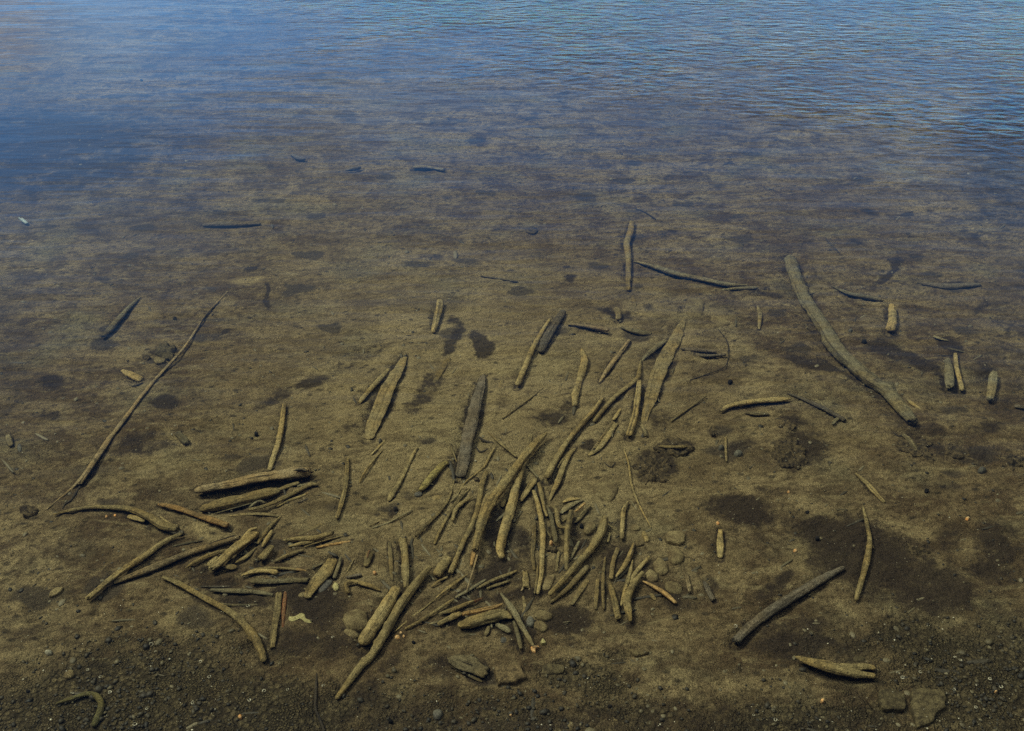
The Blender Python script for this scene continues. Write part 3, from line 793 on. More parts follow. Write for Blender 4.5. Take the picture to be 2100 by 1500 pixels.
stick('A6', 'driftwood_stick', 'short dark stick cut by the right edge of the picture', 'stick', 'd', [(2040, 160, 24), (2080, 165, 28), (2160, 172, 28)])
# dense middle
stick('F', 'driftwood_stick', 'long thin stick bending down mid pile, just right of the reddish silt hollow', 'stick', 's',
      [(1094, 1006, 8), (1104, 1037, 10), (1111, 1069, 11), (1114, 1094, 12), (1112, 1136, 12), (1110, 1180, 11), (1103, 1219, 8)], layer=0.006)
stick('F', 'driftwood_stick', 'partly covered stick running down to the black gap in the middle of the pile', 'stick', 's',
      [(1105, 990, 9), (1112, 1020, 10), (1117, 1045, 9), (1122, 1060, 6)], layer=0.004)
stick('C1', 'driftwood_stick', 'grey topped stick ending beside the orange pebble', 'stick', 'g', [(640, 370, 40), (720, 560, 90), (790, 850, 105), (830, 1080, 110), (835, 1190, 80)], layer=0.006, ends=(PT, RND))
stick('C1', 'branch', 'elbow shaped branch turning sharply right in the middle of the pile', 'branch', 's',
      [(730, 400, 40), (820, 440, 80), (860, 560, 100), (880, 740, 100), (930, 850, 95), (1060, 875, 70)], layer=0.010, ends=(PT, CUT))
stick('C1', 'branch', 'stout upright branch with a side arm ending in orange wood', 'branch', 's',
      [(1180, 500, 100), (1150, 640, 130), (1115, 850, 130), (1090, 1070, 128), (1075, 1300, 125), (1068, 1600, 110), (1066, 1780, 70)], layer=0.016, ends=(CUT, RND),
      kids=[('bare_tip', 'o', [(1250, 525, 50), (1340, 450, 56), (1470, 340, 62)], {'ends': (RND, CUT), 'layer': 0.022, 'label': 'orange bare side arm'})])
stick('C1', 'driftwood_stick', 'hazy flat stick right of the orange side arm', 'stick', 'b', [(1590, 380, 60), (1460, 520, 95), (1330, 680, 90), (1240, 760, 50)], flat=0.6, sink=0.3)
stick('C1', 'wood_chip', 'leaf shaped pale chip above the elbow shaped branch', 'wood chip', 's', [(960, 320, 30), (1150, 250, 85), (1360, 240, 30)], flat=0.35, ends=(PT, PT))
stick('C1', 'bark_piece', 'dark edged wedge of bark between the elbow and the pale chip', 'bark', 'g', [(950, 560, 60), (1080, 430, 130), (1250, 340, 80), (1440, 275, 30)], flat=0.4, ends=(CUT, PT))
stick('C1', 'twig', 'short pale twig bridging from the elbow to the stout upright branch', 'twig', 's', [(970, 740, 40), (1090, 660, 40)])
stick('C1', 'twig', 'short slanting twig just above the dark green weed', 'twig', 'g', [(590, 840, 30), (660, 960, 36), (730, 1090, 30)])
stick('Z6', 'branch', 'thick forked branch sloping down left, with a thin twig at its head', 'branch', 's',
      [(1120, 50, 62), (1098, 150, 92), (1060, 240, 82), (980, 370, 72), (860, 500, 66), (740, 640, 60), (590, 800, 46)], layer=0.012, ends=(CUT, RND), knots=3,
      kids=[('side_twig', 's', [(1135, 100, 18), (1185, 140, 14), (1245, 162, 10)], {'layer': 0.014, 'ends': (RND, PT)})])
stick('F', 'driftwood_stick', 'curved upright stick right of the thick forked branch', 'stick', 's',
      [(1288, 1029, 5), (1279, 1048, 11), (1277, 1072, 11), (1275, 1095, 10), (1274, 1106, 9)], layer=0.004)
stick('Z4', 'twig', 'long needle thin twig slanting right of the pile', 'twig', 's', [(1470, 375, 10), (1520, 550, 25), (1550, 750, 28), (1620, 950, 25), (1760, 1220, 12)], layer=0.003, ends=(PT, PT))
stick('Z4', 'twig', 'short twig crossing at the head of the curved upright stick', 'twig', 'g', [(1540, 930, 12), (1610, 1030, 14)])
stick('Z6', 'driftwood_stub', 'tiny stub in the black gap under the forked branch', 'stub', 's', [(1168, 200, 26), (1160, 240, 30), (1150, 290, 24)])
stick('Z6', 'driftwood_stick', 'broad half buried stick under the thick forked branch', 'stick', 'b', [(965, 515, 55), (870, 620, 66), (760, 740, 54), (600, 870, 28)], flat=0.6, sink=0.3)
stick('Z6', 'driftwood_stick', 'yellowish blurred stick, second from the left in the right hand bundle', 'stick', 'b', [(1245, 345, 40), (1200, 480, 50), (1182, 645, 46)], flat=0.7, sink=0.25)
stick('Z6', 'driftwood_stick', 'stick with a split dark head in the right hand bundle', 'stick', 's', [(1400, 300, 24), (1360, 420, 50), (1300, 530, 50), (1225, 625, 26)], ends=(CUT, PT), layer=0.004,
      kids=[('split_head', 'd', [(1408, 300, 10), (1395, 350, 12), (1370, 420, 8)], {'layer': 0.014})])
stick('Z6', 'driftwood_stick', 'narrow curved stick in the middle of the right hand bundle', 'stick', 's', [(1390, 460, 16), (1358, 600, 45), (1315, 750, 44), (1275, 905, 24)], layer=0.006, ends=(PT, PT))
stick('Z6', 'driftwood_stick', 'short stick at the upper right corner of the right hand bundle', 'stick', 's', [(1550, 425, 25), (1470, 520, 42), (1395, 615, 42), (1370, 690, 30)], layer=0.004)
stick('Z6', 'branch', 'thick twisted branch, rightmost and lowest of the right hand bundle', 'branch', 's', [(1490, 580, 44), (1430, 650, 66), (1375, 740, 76), (1338, 830, 80), (1350, 950, 80), (1368, 1055, 34)],
      layer=0.010, ends=(CUT, RND), knots=3)
stick('Z6', 'driftwood_stick', 'stout stick with a cut foot at the bottom of the right hand bundle', 'stick', 's', [(1165, 685, 38), (1200, 800, 60), (1228, 900, 62), (1252, 1022, 58)], layer=0.006, ends=(RND, CUT))
stick('Z6', 'driftwood_stick', 'faint vertical stick, leftmost of the right hand bundle', 'stick', 'b', [(1125, 430, 20), (1105, 600, 36), (1103, 780, 40), (1110, 935, 24)], flat=0.7, sink=0.3)
stick('Z6', 'driftwood_splinter', 'orange splinter of bare wood right of the right hand bundle', 'splinter', 'o', [(1480, 662, 20), (1580, 712, 44), (1700, 785, 52), (1800, 875, 34)], layer=0.006, ends=(PT, CUT), flat=0.6)
stick('C2', 'wood_chip', 'small blurred chip under the orange splinter', 'wood chip', 'b', [(820, 1030, 60), (870, 1090, 75), (920, 1150, 60)], flat=0.4, sink=0.2)
stick('Z6', 'driftwood_stick', 'low ridge of a buried stick right of the reddish silt hollow', 'stick', 'b', [(445, 80, 30), (442, 250, 42), (430, 400, 45), (448, 560, 32)], flat=0.6, sink=0.3)
stick('Z6', 'driftwood_stick', 'thin stick leaning on the foot of the long bending stick', 'stick', 'b', [(482, 505, 22), (470, 650, 30), (450, 785, 20)], flat=0.8, sink=0.2)
stick('Z6', 'driftwood_stump', 'short orange brown stump with a frayed foot', 'stump', 's', [(360, 575, 58), (368, 650, 64), (368, 725, 66)], ends=(CUT, CUT), flat=0.6,
      kids=[('frayed_foot', 'w', [(340, 715, 20), (330, 745, 16), (318, 755, 8)]), ('frayed_foot', 'w', [(395, 715, 20), (400, 750, 14)])])
stick('Z6', 'twig', 'short upright twig left of the forked branch', 'twig', 's', [(682, 375, 24), (672, 470, 30), (660, 570, 20)])
stick('Z6', 'twig', 'slim twig leaning right of the stout upright branch', 'twig', 'g', [(880, 280, 24), (840, 360, 34), (790, 460, 22)])
stick('Z4', 'twig', 'thin grey twig passing behind the great curved branch', 'twig', 's', [(0, 190, 10), (120, 300, 28), (220, 380, 34), (310, 460, 26)], layer=0.004)
stick('Z4', 'twig', 'grey twig that reappears right of the great curved branch', 'twig', 'g', [(415, 535, 22), (470, 600, 26), (545, 685, 22)], layer=0.004)
stick('Z3', 'driftwood_stick', 'fine stick slanting left of the great curved branch, tip on the thin grey twig', 'stick', 's', [(1675, 318, 10), (1600, 440, 30), (1540, 560, 34), (1450, 640, 30), (1340, 730, 24), (1260, 850, 16)], layer=0.004, ends=(PT, PT))
stick('Z3', 'twig', 'left hair thin twig in the narrow v beside the dark plank', 'twig', 'b', [(1120, 265, 10), (1190, 390, 14), (1240, 510, 10)], flat=0.9, sink=0.2)
stick('Z3', 'twig', 'right hair thin twig in the narrow v beside the dark plank', 'twig', 'b', [(1155, 280, 10), (1205, 400, 13), (1245, 520, 10)], flat=0.9, sink=0.2, layer=0.004)
stick('Z3', 'twig', 'tiny dark crooked twig on the right of the dark plank', 'twig', 'tw', [(1480, 245, 26), (1540, 285, 30), (1640, 310, 20)])
stick('Z3', 'twig', 'small dark curl of twig above the fine slanting stick', 'twig', 'tw', [(1450, 350, 18), (1500, 405, 22), (1580, 370, 16)])
# left of centre, upper
stick('A2', 'driftwood_stick', 'short stick by itself above and left of the two dark silt smears', 'stick', 's', [(1062, 155, 66), (1042, 270, 66), (1003, 430, 44)], ends=(CUT, RND), knots=0)
stick('A2', 'plank', 'broad leaf shaped plank, widest piece left of centre', 'plank', 'b', [(752, 635, 50), (690, 770, 94), (610, 920, 118), (540, 1080, 122), (478, 1220, 112), (440, 1350, 84)],
      flat=0.13, sink=0.2, ends=(CUT, RND), ridge=0.05)
stick('A2', 'driftwood_stick', 'narrow stick leaning on the left of the broad leaf shaped plank', 'stick', 's', [(628, 735, 30), (540, 830, 52), (440, 940, 50), (360, 1042, 36)], ends=(PT, CUT))
stick('F', 'plank', 'dark speckled plank with pale silt along its right side', 'plank', 'd',
      [(992, 768, 9), (984, 800, 20), (975, 835, 24), (966, 870, 26), (958, 910, 24), (951, 950, 24), (944, 979, 18)], flat=0.4, ends=(PT, RND), layer=0.002)
stick('A1', 'driftwood_stick', 'canoe shaped stick at the upper left', 'stick', 'g', [(1008, 208, 12), (930, 280, 40), (850, 370, 46), (790, 440, 48), (735, 492, 36)], ends=(PT, CUT), layer=0.003)
stick('A1', 'wood_chip', 'small pale chip beside the middle of the long diagonal pole', 'wood chip', 's', [(870, 735, 18), (950, 775, 40), (1018, 808, 34)], flat=0.5)
stick('A1', 'twig', 'crumb of dark twig under the small pale chip by the pole', 'twig', 'tw', [(945, 852, 16), (985, 840, 20), (1030, 822, 10)])
stick('A1', 'driftwood_stub', 'rounded grey violet stub in a pale halo of silt', 'stub', 'g', [(1268, 1182, 50), (1305, 1220, 58), (1345, 1262, 52)], knots=0)
stick('A1', 'twig', 'tiny twig standing right of the stub in the pale halo', 'twig', 's', [(1405, 1245, 10), (1430, 1310, 10)])
stick('A1', 'driftwood_stub', 'small dark stub near the left edge', 'stub', 'g', [(55, 1200, 38), (68, 1235, 44), (82, 1278, 34)])
stick('F', 'driftwood_stick', 'tall thin stick rising from behind the thick cracked log', 'stick', 's', [(584, 828, 9), (579, 864, 11), (571, 907, 12), (562, 936, 12), (553, 966, 11)], layer=0.002)
# below the log stack
stick('Z2', 'branch', 'pale root like branch pointing left to right below the log stack', 'branch', 's', [(960, 875, 22), (1080, 862, 44), (1240, 855, 66), (1330, 830, 60), (1400, 815, 48)], ends=(PT, CUT), layer=0.006,
      kids=[('lower_fork', 's', [(1010, 930, 24), (1120, 905, 40), (1240, 880, 44)], {'layer': 0.0})])
stick('Z2', 'driftwood_stick', 'slim orange tinted stick below the root like branch', 'stick', 'o', [(1250, 938, 22), (1400, 908, 30), (1565, 882, 18)], ends=(RND, PT))
stick('Z2', 'twig', 'long faint twig running up right between root like branch and orange tinted stick', 'twig', 'b', [(1150, 935, 14), (1300, 885, 18), (1450, 845, 20), (1620, 810, 12)], flat=0.9, sink=0.15)
stick('Z2', 'twig', 'thread of a twig running up right past two black seeds', 'twig', 'b', [(1650, 880, 14), (1780, 810, 16), (1860, 745, 10)], flat=0.9, sink=0.15)
stick('Z2', 'driftwood_stick', 'short stick leaning right beside the ridged bark slab', 'stick', 's', [(880, 788, 30), (832, 862, 45), (790, 935, 28)])
stick('Z2', 'driftwood_stick', 'thin stick pointing up right beyond the ridged bark slab', 'stick', 's', [(955, 665, 10), (860, 755, 34), (775, 860, 38), (745, 910, 22)], ends=(PT, RND), sink=0.3)
stick('Z2', 'driftwood_stub', 'stubby cylinder of wood in the middle of the left hand sticks', 'stub', 's', [(875, 920, 62), (820, 990, 78), (772, 1042, 76)], knots=0, ends=(RND, CUT), layer=0.003)
stick('Z2', 'driftwood_stick', 'tapered stick between the ridged bark slab and the stubby cylinder', 'stick', 's', [(742, 940, 20), (650, 1020, 42), (555, 1072, 18)], ends=(RND, PT))
stick('Z2', 'driftwood_stick', 'blunt stick right of the stubby cylinder', 'stick', 'b', [(1150, 960, 32), (1020, 1000, 50), (885, 1062, 26)], flat=0.8, sink=0.2)
stick('Z2', 'wood_chip', 'little rounded chip under the tapered stick', 'wood chip', 'b', [(470, 1100, 34), (520, 1108, 44), (572, 1112, 30)], flat=0.5, sink=0.2)
stick('Z2', 'driftwood_stick', 'curved pale stick like a tusk, upper left of the stacked short sticks', 'stick', 's', [(600, 1185, 16), (700, 1150, 46), (820, 1140, 50), (925, 1158, 56)], ends=(PT, RND), layer=0.004)
stick('Z2', 'driftwood_stick', 'long slim stick with an orange end above the tusk shaped one', 'stick', 's', [(660, 1138, 12), (800, 1115, 26), (980, 1120, 34), (1090, 1130, 36)], ends=(PT, RND), layer=0.003,
      kids=[('bare_tip', 'o', [(1060, 1128, 34), (1120, 1132, 32), (1172, 1138, 18)], {'label': 'orange bare tip'})])
stick('Z2', 'driftwood_stick', 'dark stick with a spoon shaped left end', 'stick', 'g', [(685, 1235, 46), (750, 1228, 66), (850, 1236, 52), (950, 1228, 52), (1080, 1220, 52), (1190, 1220, 46)], layer=0.006, ends=(RND, CUT))
stick('Z2', 'twig', 'thin dark twig under the spoon ended stick', 'twig', 'g', [(820, 1285, 14), (980, 1290, 24), (1180, 1296, 18)])
stick('Z2', 'twig', 'thin dark twig left of the spoon ended stick', 'twig', 'd', [(258, 1272, 14), (380, 1275, 20), (520, 1272, 14)])
stick('Z2', 'driftwood_stick', 'purplish bent stick, lowest of the stacked short sticks at left', 'stick', 'g', [(338, 1302, 32), (500, 1308, 48), (700, 1318, 50), (800, 1330, 42), (885, 1348, 32)], layer=0.003)
stick('F', 'branch', 'long bowed branch at the lower left with a broken spur near its foot', 'branch', 's',
      [(333, 1183, 8), (369, 1198, 12), (405, 1219, 13), (440, 1238, 14), (467, 1252, 14), (486, 1267, 15), (507, 1288, 17), (524, 1312, 18), (535, 1335, 16), (542, 1358, 14)], layer=0.006, knots=2,
      kids=[('broken_spur', 's', [(522, 1313, 12), (515, 1310, 10), (509, 1307, 6)], {'ends': (RND, CUT)})])
stick('B2', 'twig', 'thin twig branching off right from the long bowed branch', 'twig', 'g', [(0, 370, 14), (120, 385, 26), (330, 378, 12)])
stick('B2', 'plank', 'narrow upright plank with square ends at the lower left', 'plank', 's', [(512, 278, 46), (495, 450, 60), (470, 600, 58), (455, 752, 46)], flat=0.35, ends=(CUT, CUT), layer=0.003)
stick('B2', 'driftwood_splinter', 'reddish orange upright splinter beside the narrow plank', 'splinter', 'r', [(570, 268, 28), (556, 420, 36), (548, 582, 20)], ends=(CUT, PT))
stick('Z2', 'plank', 'rough split board leaning up right, in the middle left', 'plank', 's', [(1400, 1040, 84), (1320, 1140, 104), (1230, 1255, 90), (1168, 1375, 52)], flat=0.4, ridge=0.22, ends=(CUT, RND), layer=0.005)
stick('Z2', 'driftwood_stick', 'dark narrow stick right of the rough split board', 'stick', 'g', [(1468, 1018, 20), (1442, 1110, 40), (1408, 1205, 34)], layer=0.003)
stick('Z2', 'twig', 'small pointed sliver left of the head of the rough split board', 'twig', 'g', [(1210, 1110, 26), (1260, 1095, 34), (1320, 1068, 10)], ends=(RND, PT))
stick('Z2', 'twig', 'faint twig ending in a dark speck right of the dark narrow stick', 'twig', 'b', [(1578, 1040, 14), (1545, 1100, 22), (1515, 1155, 16)], flat=0.9, sink=0.2)
stick('Z5', 'driftwood_stub', 'stub with a coppery shine along its left side', 'stub', 's', [(580, 165, 70), (550, 230, 86), (525, 330, 66)], sink=0.3,
      kids=[('coppery_bark', 'r', [(565, 150, 20), (550, 190, 24), (540, 235, 16)], {'layer': 0.012, 'label': 'coppery shining bark'})])
stick('Z5', 'driftwood_stick', 'dark small stick above the curled root', 'stick', 'd', [(310, 445, 24), (400, 428, 44), (485, 412, 36)])
stick('Z5', 'driftwood_stick', 'pointed stick reaching right from the curled root', 'stick', 's', [(370, 480, 42), (470, 505, 58), (590, 540, 60), (690, 588, 22)], ends=(RND, PT), layer=0.003)
stick('Z5', 'root', 'fat curled root like a hook, left of the biggest log', 'root', 's', [(390, 490, 46), (325, 500, 58), (308, 555, 58), (345, 615, 50)], layer=0.001)
stick('Z5', 'driftwood_log', 'biggest and smoothest log, round ended, at the bottom centre left', 'log', 's',
      [(868, 545, 96), (790, 680, 150), (690, 850, 160), (580, 1010, 160), (480, 1170, 148)], knots=0, rough=0.03, ridge=0.03, layer=0.006)
stick('B2', 'driftwood_log', 'long log beside the biggest one, running down to a black tipped end', 'log', 's',
      [(1820, 50, 46), (1700, 190, 74), (1550, 400, 85), (1430, 620, 90), (1330, 800, 82), (1200, 930, 74), (1090, 1070, 60), (1000, 1195, 40)], layer=0.006, knots=3, rough=0.07)
stick('Z5', 'plank', 'upright plank with a central groove, its foot between two logs', 'plank', 's', [(922, 22, 94), (942, 150, 84), (955, 350, 84), (965, 555, 58)], flat=0.4, ends=(CUT, CUT), layer=0.010, ridge=0.14)
stick('Z5', 'driftwood_stick', 'long hazy stick left of the upright grooved plank', 'stick', 'b', [(780, 60, 30), (790, 200, 50), (800, 350, 44), (810, 470, 30)], flat=0.5, sink=0.4)
stick('Z5', 'driftwood_stub', 'short thick stub lying above the foot of the fan', 'stub', 's', [(1430, 225, 82), (1350, 330, 110), (1285, 425, 90)], ends=(CUT, CUT), knots=0, layer=0.006)
stick('F', 'driftwood_stub', 'broken wedge below the long straight stick left of the great branch', 'stub', 's', [(934, 1150, 12), (930, 1162, 14), (925, 1174, 12)], flat=0.6)
stick('Z5', 'driftwood_stick', 'splintered stub directly below the tip of the great curved branch', 'stick', 'w', [(1690, 185, 46), (1680, 240, 60), (1665, 300, 44)], ends=(CUT, CUT), layer=0.004)
stick('Z5', 'twig', 'needle like twig dropping from the splintered stub', 'twig', 'w', [(1745, 130, 14), (1720, 230, 28), (1690, 330, 28), (1650, 460, 22), (1612, 595, 10)], layer=0.012, ends=(PT, PT))
stick('Z5', 'driftwood_stick', 'straight thin stick pointing up right, above the long fan stick', 'stick', 's', [(1275, 675, 16), (1360, 600, 32), (1450, 530, 44), (1625, 405, 20)], ends=(PT, PT), layer=0.006)
stick('Z5', 'twig', 'faint twig above the straight thin stick', 'twig', 'b', [(1230, 545, 22), (1320, 480, 34), (1410, 440, 26)], flat=0.8, sink=0.2)
stick('Z5', 'twig', 'long fine stem fanning out from the cluster of orange pebbles', 'twig', 's', [(835, 1030, 10), (980, 905, 26), (1130, 790, 24), (1270, 680, 14)], ends=(PT, PT))
stick('Z5', 'driftwood_stick', 'long fan stick rising right from just right of the orange pebble cluster', 'stick', 's', [(945, 1000, 30), (1130, 900, 42), (1300, 790, 45), (1475, 678, 36)], ends=(RND, CUT), layer=0.005)
stick('Z5', 'driftwood_stick', 'slender stick passing above the foot of the needle like twig', 'stick', 'g', [(1490, 662, 22), (1650, 572, 40), (1820, 465, 26)], layer=0.003)
stick('F', 'driftwood_stick', 'upper one of two parallel slim sticks at the right of the fan', 'stick', 's', [(977, 1208, 5), (1000, 1196, 8), (1020, 1187, 9), (1042, 1179, 9), (1061, 1170, 5)], layer=0.006)
stick('F', 'driftwood_stick', 'lower one of two parallel slim sticks at the right of the fan', 'stick', 's', [(998, 1208, 5), (1015, 1201, 8), (1032, 1196, 8), (1047, 1190, 6)], layer=0.002)
stick('B3', 'driftwood_stick', 'reddish tipped stick, uppermost of the horizontal pieces in the fan foot', 'stick', 's', [(205, 252, 18), (320, 218, 50), (450, 165, 40), (520, 140, 30)], ends=(PT, RND), layer=0.006,
      kids=[('bare_tip', 'r', [(450, 165, 36), (530, 135, 28), (595, 108, 10)], {'ends': (RND, PT), 'label': 'reddish bare tip'})])
stick('B3', 'driftwood_stick', 'rounded stick left of the bright orange wood in the fan foot', 'stick', 's', [(200, 345, 36), (300, 292, 62), (410, 242, 52)], layer=0.006)
stick('B3', 'driftwood_stick', 'brightest orange bare stick in the foot of the fan', 'stick', 'o', [(415, 252, 36), (550, 222, 44), (690, 192, 40), (765, 162, 14)], layer=0.016, ends=(CUT, PT))
stick('B3', 'bark_board', 'broad layered slab of bark below the brightest orange stick', 'bark slab', 's', [(370, 352, 50), (480, 322, 92), (620, 288, 98), (750, 258, 96), (835, 292, 34)], flat=0.5, ridge=0.2, ends=(RND, CUT), layer=0.006)
stick('B3', 'twig', 'pointed twig left of the layered bark slab', 'twig', 'g', [(120, 340, 14), (200, 322, 30), (290, 300, 18)], ends=(PT, RND))
stick('B3', 'driftwood_stick', 'grey green stick crossing steeply right of the orange wood', 'stick', 'g', [(745, 75, 26), (830, 190, 55), (900, 310, 52), (975, 440, 46), (1030, 535, 22)], layer=0.020, ends=(CUT, PT))
stick('B3', 'driftwood_stick', 'thin companion left of the steep grey green stick', 'stick', 'g', [(850, 310, 26), (882, 400, 42), (918, 555, 32)], layer=0.010)
stick('B3', 'driftwood_stub', 'dark rounded stub in the hollow below the layered bark slab', 'stub', 'g', [(700, 340, 40), (770, 370, 66), (830, 410, 46)])
stick('B3', 'driftwood_stub', 'small faint stub beside the dark rounded stub', 'stub', 'b', [(645, 355, 30), (630, 395, 46), (610, 440, 36)], flat=0.7, sink=0.2)
stick('B3', 'plank', 'weathered board with open cracks at the bottom centre', 'plank', 'v', [(300, 630, 70), (400, 670, 120), (520, 715, 128), (620, 765, 100)], flat=0.3, ridge=0.2, ends=(CUT, CUT), layer=0.006,
      kids=[('loose_strip', 'v', [(315, 690, 24), (440, 760, 36), (585, 835, 24)], {'layer': 0.0, 'ends': (CUT, PT)})])
stick('B2', 'root', 'dark thin root bending down out of the picture at the bottom', 'root', 'tw', [(838, 968, 12), (832, 1100, 26), (830, 1270, 28), (868, 1370, 28), (905, 1470, 26)], layer=0.004)
stick('B1', 'branch', 'hook shaped mossy branch at the bottom left', 'branch', 'm', [(480, 1240, 22), (620, 1190, 40), (750, 1150, 46), (840, 1172, 58), (872, 1240, 62), (850, 1335, 62), (805, 1435, 54)], layer=0.004)
stick('F', 'driftwood_stub', 'small dark sunken piece far out at the upper left middle', 'stub', 'd', [(598, 318, 6), (612, 324, 12), (626, 328, 8)])
stick('F', 'driftwood_stub', 'small dark wedge far out left of the far short branch', 'stub', 'd', [(708, 350, 6), (724, 347, 10), (740, 343, 8)])
stick('F', 'driftwood_stick', 'short branch far out in the blue water', 'stick', 'g', [(846, 345, 8), (866, 343, 12), (886, 345, 9), (912, 349, 10)])
stick('F', 'glass_bottle', 'small pale bottle lying far out near the left edge', 'bottle', 'gl', [(44, 450, 8), (51, 455, 8), (56, 459, 7)], rough=0.0, ridge=0.0, knots=0, ends=(CUT, CUT),
      kids=[('bottle_neck', 'gl', [(45, 451, 4), (42, 449, 4), (39, 447, 4)], {'ends': (CUT, CUT)})])
stick('F', 'driftwood_stick', 'long low dark stick sunk in silt at upper left', 'stick', 'd', [(415, 462, 5), (450, 461, 8), (490, 460, 8), (535, 459, 5)], sink=0.4, flat=0.5)
stick('F', 'driftwood_stick', 'dark wavy stick far right above the small peg', 'stick', 'd', [(1880, 580, 4), (1915, 585, 8), (1950, 588, 9), (2012, 584, 6)], sink=0.35, flat=0.5)
stick('F', 'driftwood_stick', 'thin dark stick by itself in the silt above the dark smears', 'stick', 'd', [(985, 566, 4), (1020, 571, 6), (1062, 578, 5)], sink=0.3)
stick('F', 'twig', 'fine dark twig slanting near the upper right centre', 'twig', 'tw', [(1303, 428, 3), (1325, 437, 3), (1345, 450, 3)])
stick('F', 'twig', 'thin dark twig in the silt right of the huge log top', 'twig', 'tw', [(1694, 490, 3), (1710, 508, 5), (1722, 520, 3)])

# faint, half buried pieces
stick('A2', 'driftwood_stick', 'faint pale stick half buried below the left dark smear', 'stick', 'b', [(1140, 650, 40), (1070, 760, 58), (1008, 875, 36)])
stick('Z3', 'board', 'broad buried board under silt left of the curved frayed stick', 'board', 'b', [(1110, 780, 90), (970, 910, 130), (840, 1030, 80)], flat=0.12)
stick('Z5', 'driftwood_stub', 'faint stump of wood right of the coppery stub', 'stub', 'b', [(700, 170, 66), (690, 225, 80), (680, 280, 70)], flat=0.4)
stick('Z6', 'driftwood_stick', 'faint stick below the half buried broad one, left of the right hand bundle', 'stick', 'b', [(965, 650, 38), (880, 765, 48), (800, 890, 34)])
stick('Z6', 'driftwood_stick', 'fainter short stick standing just left of the right hand bundle', 'stick', 'b', [(1055, 640, 34), (1042, 780, 40), (1030, 930, 24)])
stick('Z2', 'twig', 'long faint curved twig under the orange tipped crooked stick', 'twig', 'b', [(500, 668, 16), (640, 652, 26), (800, 650, 26), (930, 672, 14)])
stick('Z2', 'driftwood_stick', 'faint buried stick above the pale root like branch', 'stick', 'b', [(1360, 705, 20), (1220, 775, 38), (1070, 840, 26)])
stick('A4', 'driftwood_stick', 'faint buried length carrying on below the tall upright stick', 'stick', 'b', [(318, 770, 34), (335, 840, 40), (340, 915, 30)])
stick('Z4', 'driftwood_stick', 'hazy buried stick above the upper end of the great curved branch', 'stick', 'b', [(505, 40, 46), (475, 180, 60), (445, 320, 44)])
stick('B3', 'driftwood_stick', 'faint upright root right of the steep grey green stick', 'stick', 'b', [(938, 95, 28), (952, 180, 42), (942, 275, 30)])
stick('Z3', 'driftwood_stick', 'hazy buried stick just right of the long slim stick in the fan', 'stick', 'b', [(1340, 740, 40), (1240, 870, 50), (1150, 960, 36)])
stick('Z5', 'twig', 'faint slanting twig left of the biggest log and right of the copper stub', 'twig', 'b', [(420, 215, 18), (370, 310, 28), (330, 400, 24)])
stick('A2', 'driftwood_stick', 'faint long stick right of the pale silt beside the dark plank', 'stick', 'b', [(1600, 840, 30), (1540, 1000, 44), (1480, 1200, 34)])
stick('A6', 'twig', 'dark short twig right of the tangle at the foot of the huge log', 'twig', 'tw', [(1880, 405, 14), (1930, 425, 18), (1990, 440, 12)])
stick('Z4', 'twig', 'thin bent twig left of the dark bushy weed clump', 'twig', 'tw', [(1250, 520, 12), (1330, 565, 16), (1375, 515, 10)])
stick('Z5', 'driftwood_stick', 'dim stick under silt between the fan stem and the long log', 'stick', 'b', [(1180, 620, 20), (1080, 740, 34), (960, 880, 26)])
lump('A1', 'algae_clump', 'grey crumbly debris beside the middle of the long diagonal pole', 'debris', 'sd', oval(1190, 590, 75, 52, -10, 0.25, 14), 0.014, 2.4, noise=0.9)
lump('A1', 'algae_clump', 'small dark tuft left of the grey crumbly debris by the pole', 'debris', 'al', oval(1040, 640, 30, 20, 20, 0.25, 10), 0.010, 2.4, noise=0.8)
lump('F', 'algae_clump', 'dark crumbs of weed at the left end of the long arched branch', 'debris', 'al', oval(62, 1047, 15, 9, -20, 0.3, 12), 0.018, 2.4, noise=0.9)
lump('F', 'algae_clump', 'dark crumbly ledge of weed left of the crumbly clump near the right edge', 'debris', 'al', oval(1960, 925, 26, 10, 25, 0.3, 12), 0.012, 2.4, noise=0.9)
lump('F', 'algae_clump', 'weedy tangle around the curved root at the foot of the huge log', 'debris', 'al', oval(1876, 915, 40, 24, 25, 0.3, 14), 0.008, 2.4, noise=0.9)
lump('F', 'pebble', 'grey pebble left of the crumbly clump near the right edge', 'pebble', 'sg', oval(2014, 963, 9, 6, 0), 0.014, 2.2)
lump('F', 'algae_clump', 'dark green weed beside the stout upright branch', 'algae', 'al', oval(1133, 1127, 14, 6, 0, 0.3, 12), 0.012, 2.4, noise=0.9)
lump('F', 'algae_clump', 'ragged dark weed hanging right of the reddish silt patch, lower right', 'debris', 'al', oval(1885, 1128, 26, 8, 5, 0.3, 12), 0.010, 2.4, noise=0.9)
lump('F', 'algae_clump', 'dark weed tuft at the tip of the long crosswise stick, upper right', 'debris', 'al', oval(1565, 592, 14, 9, 0, 0.3, 12), 0.014, 2.4, noise=0.9)

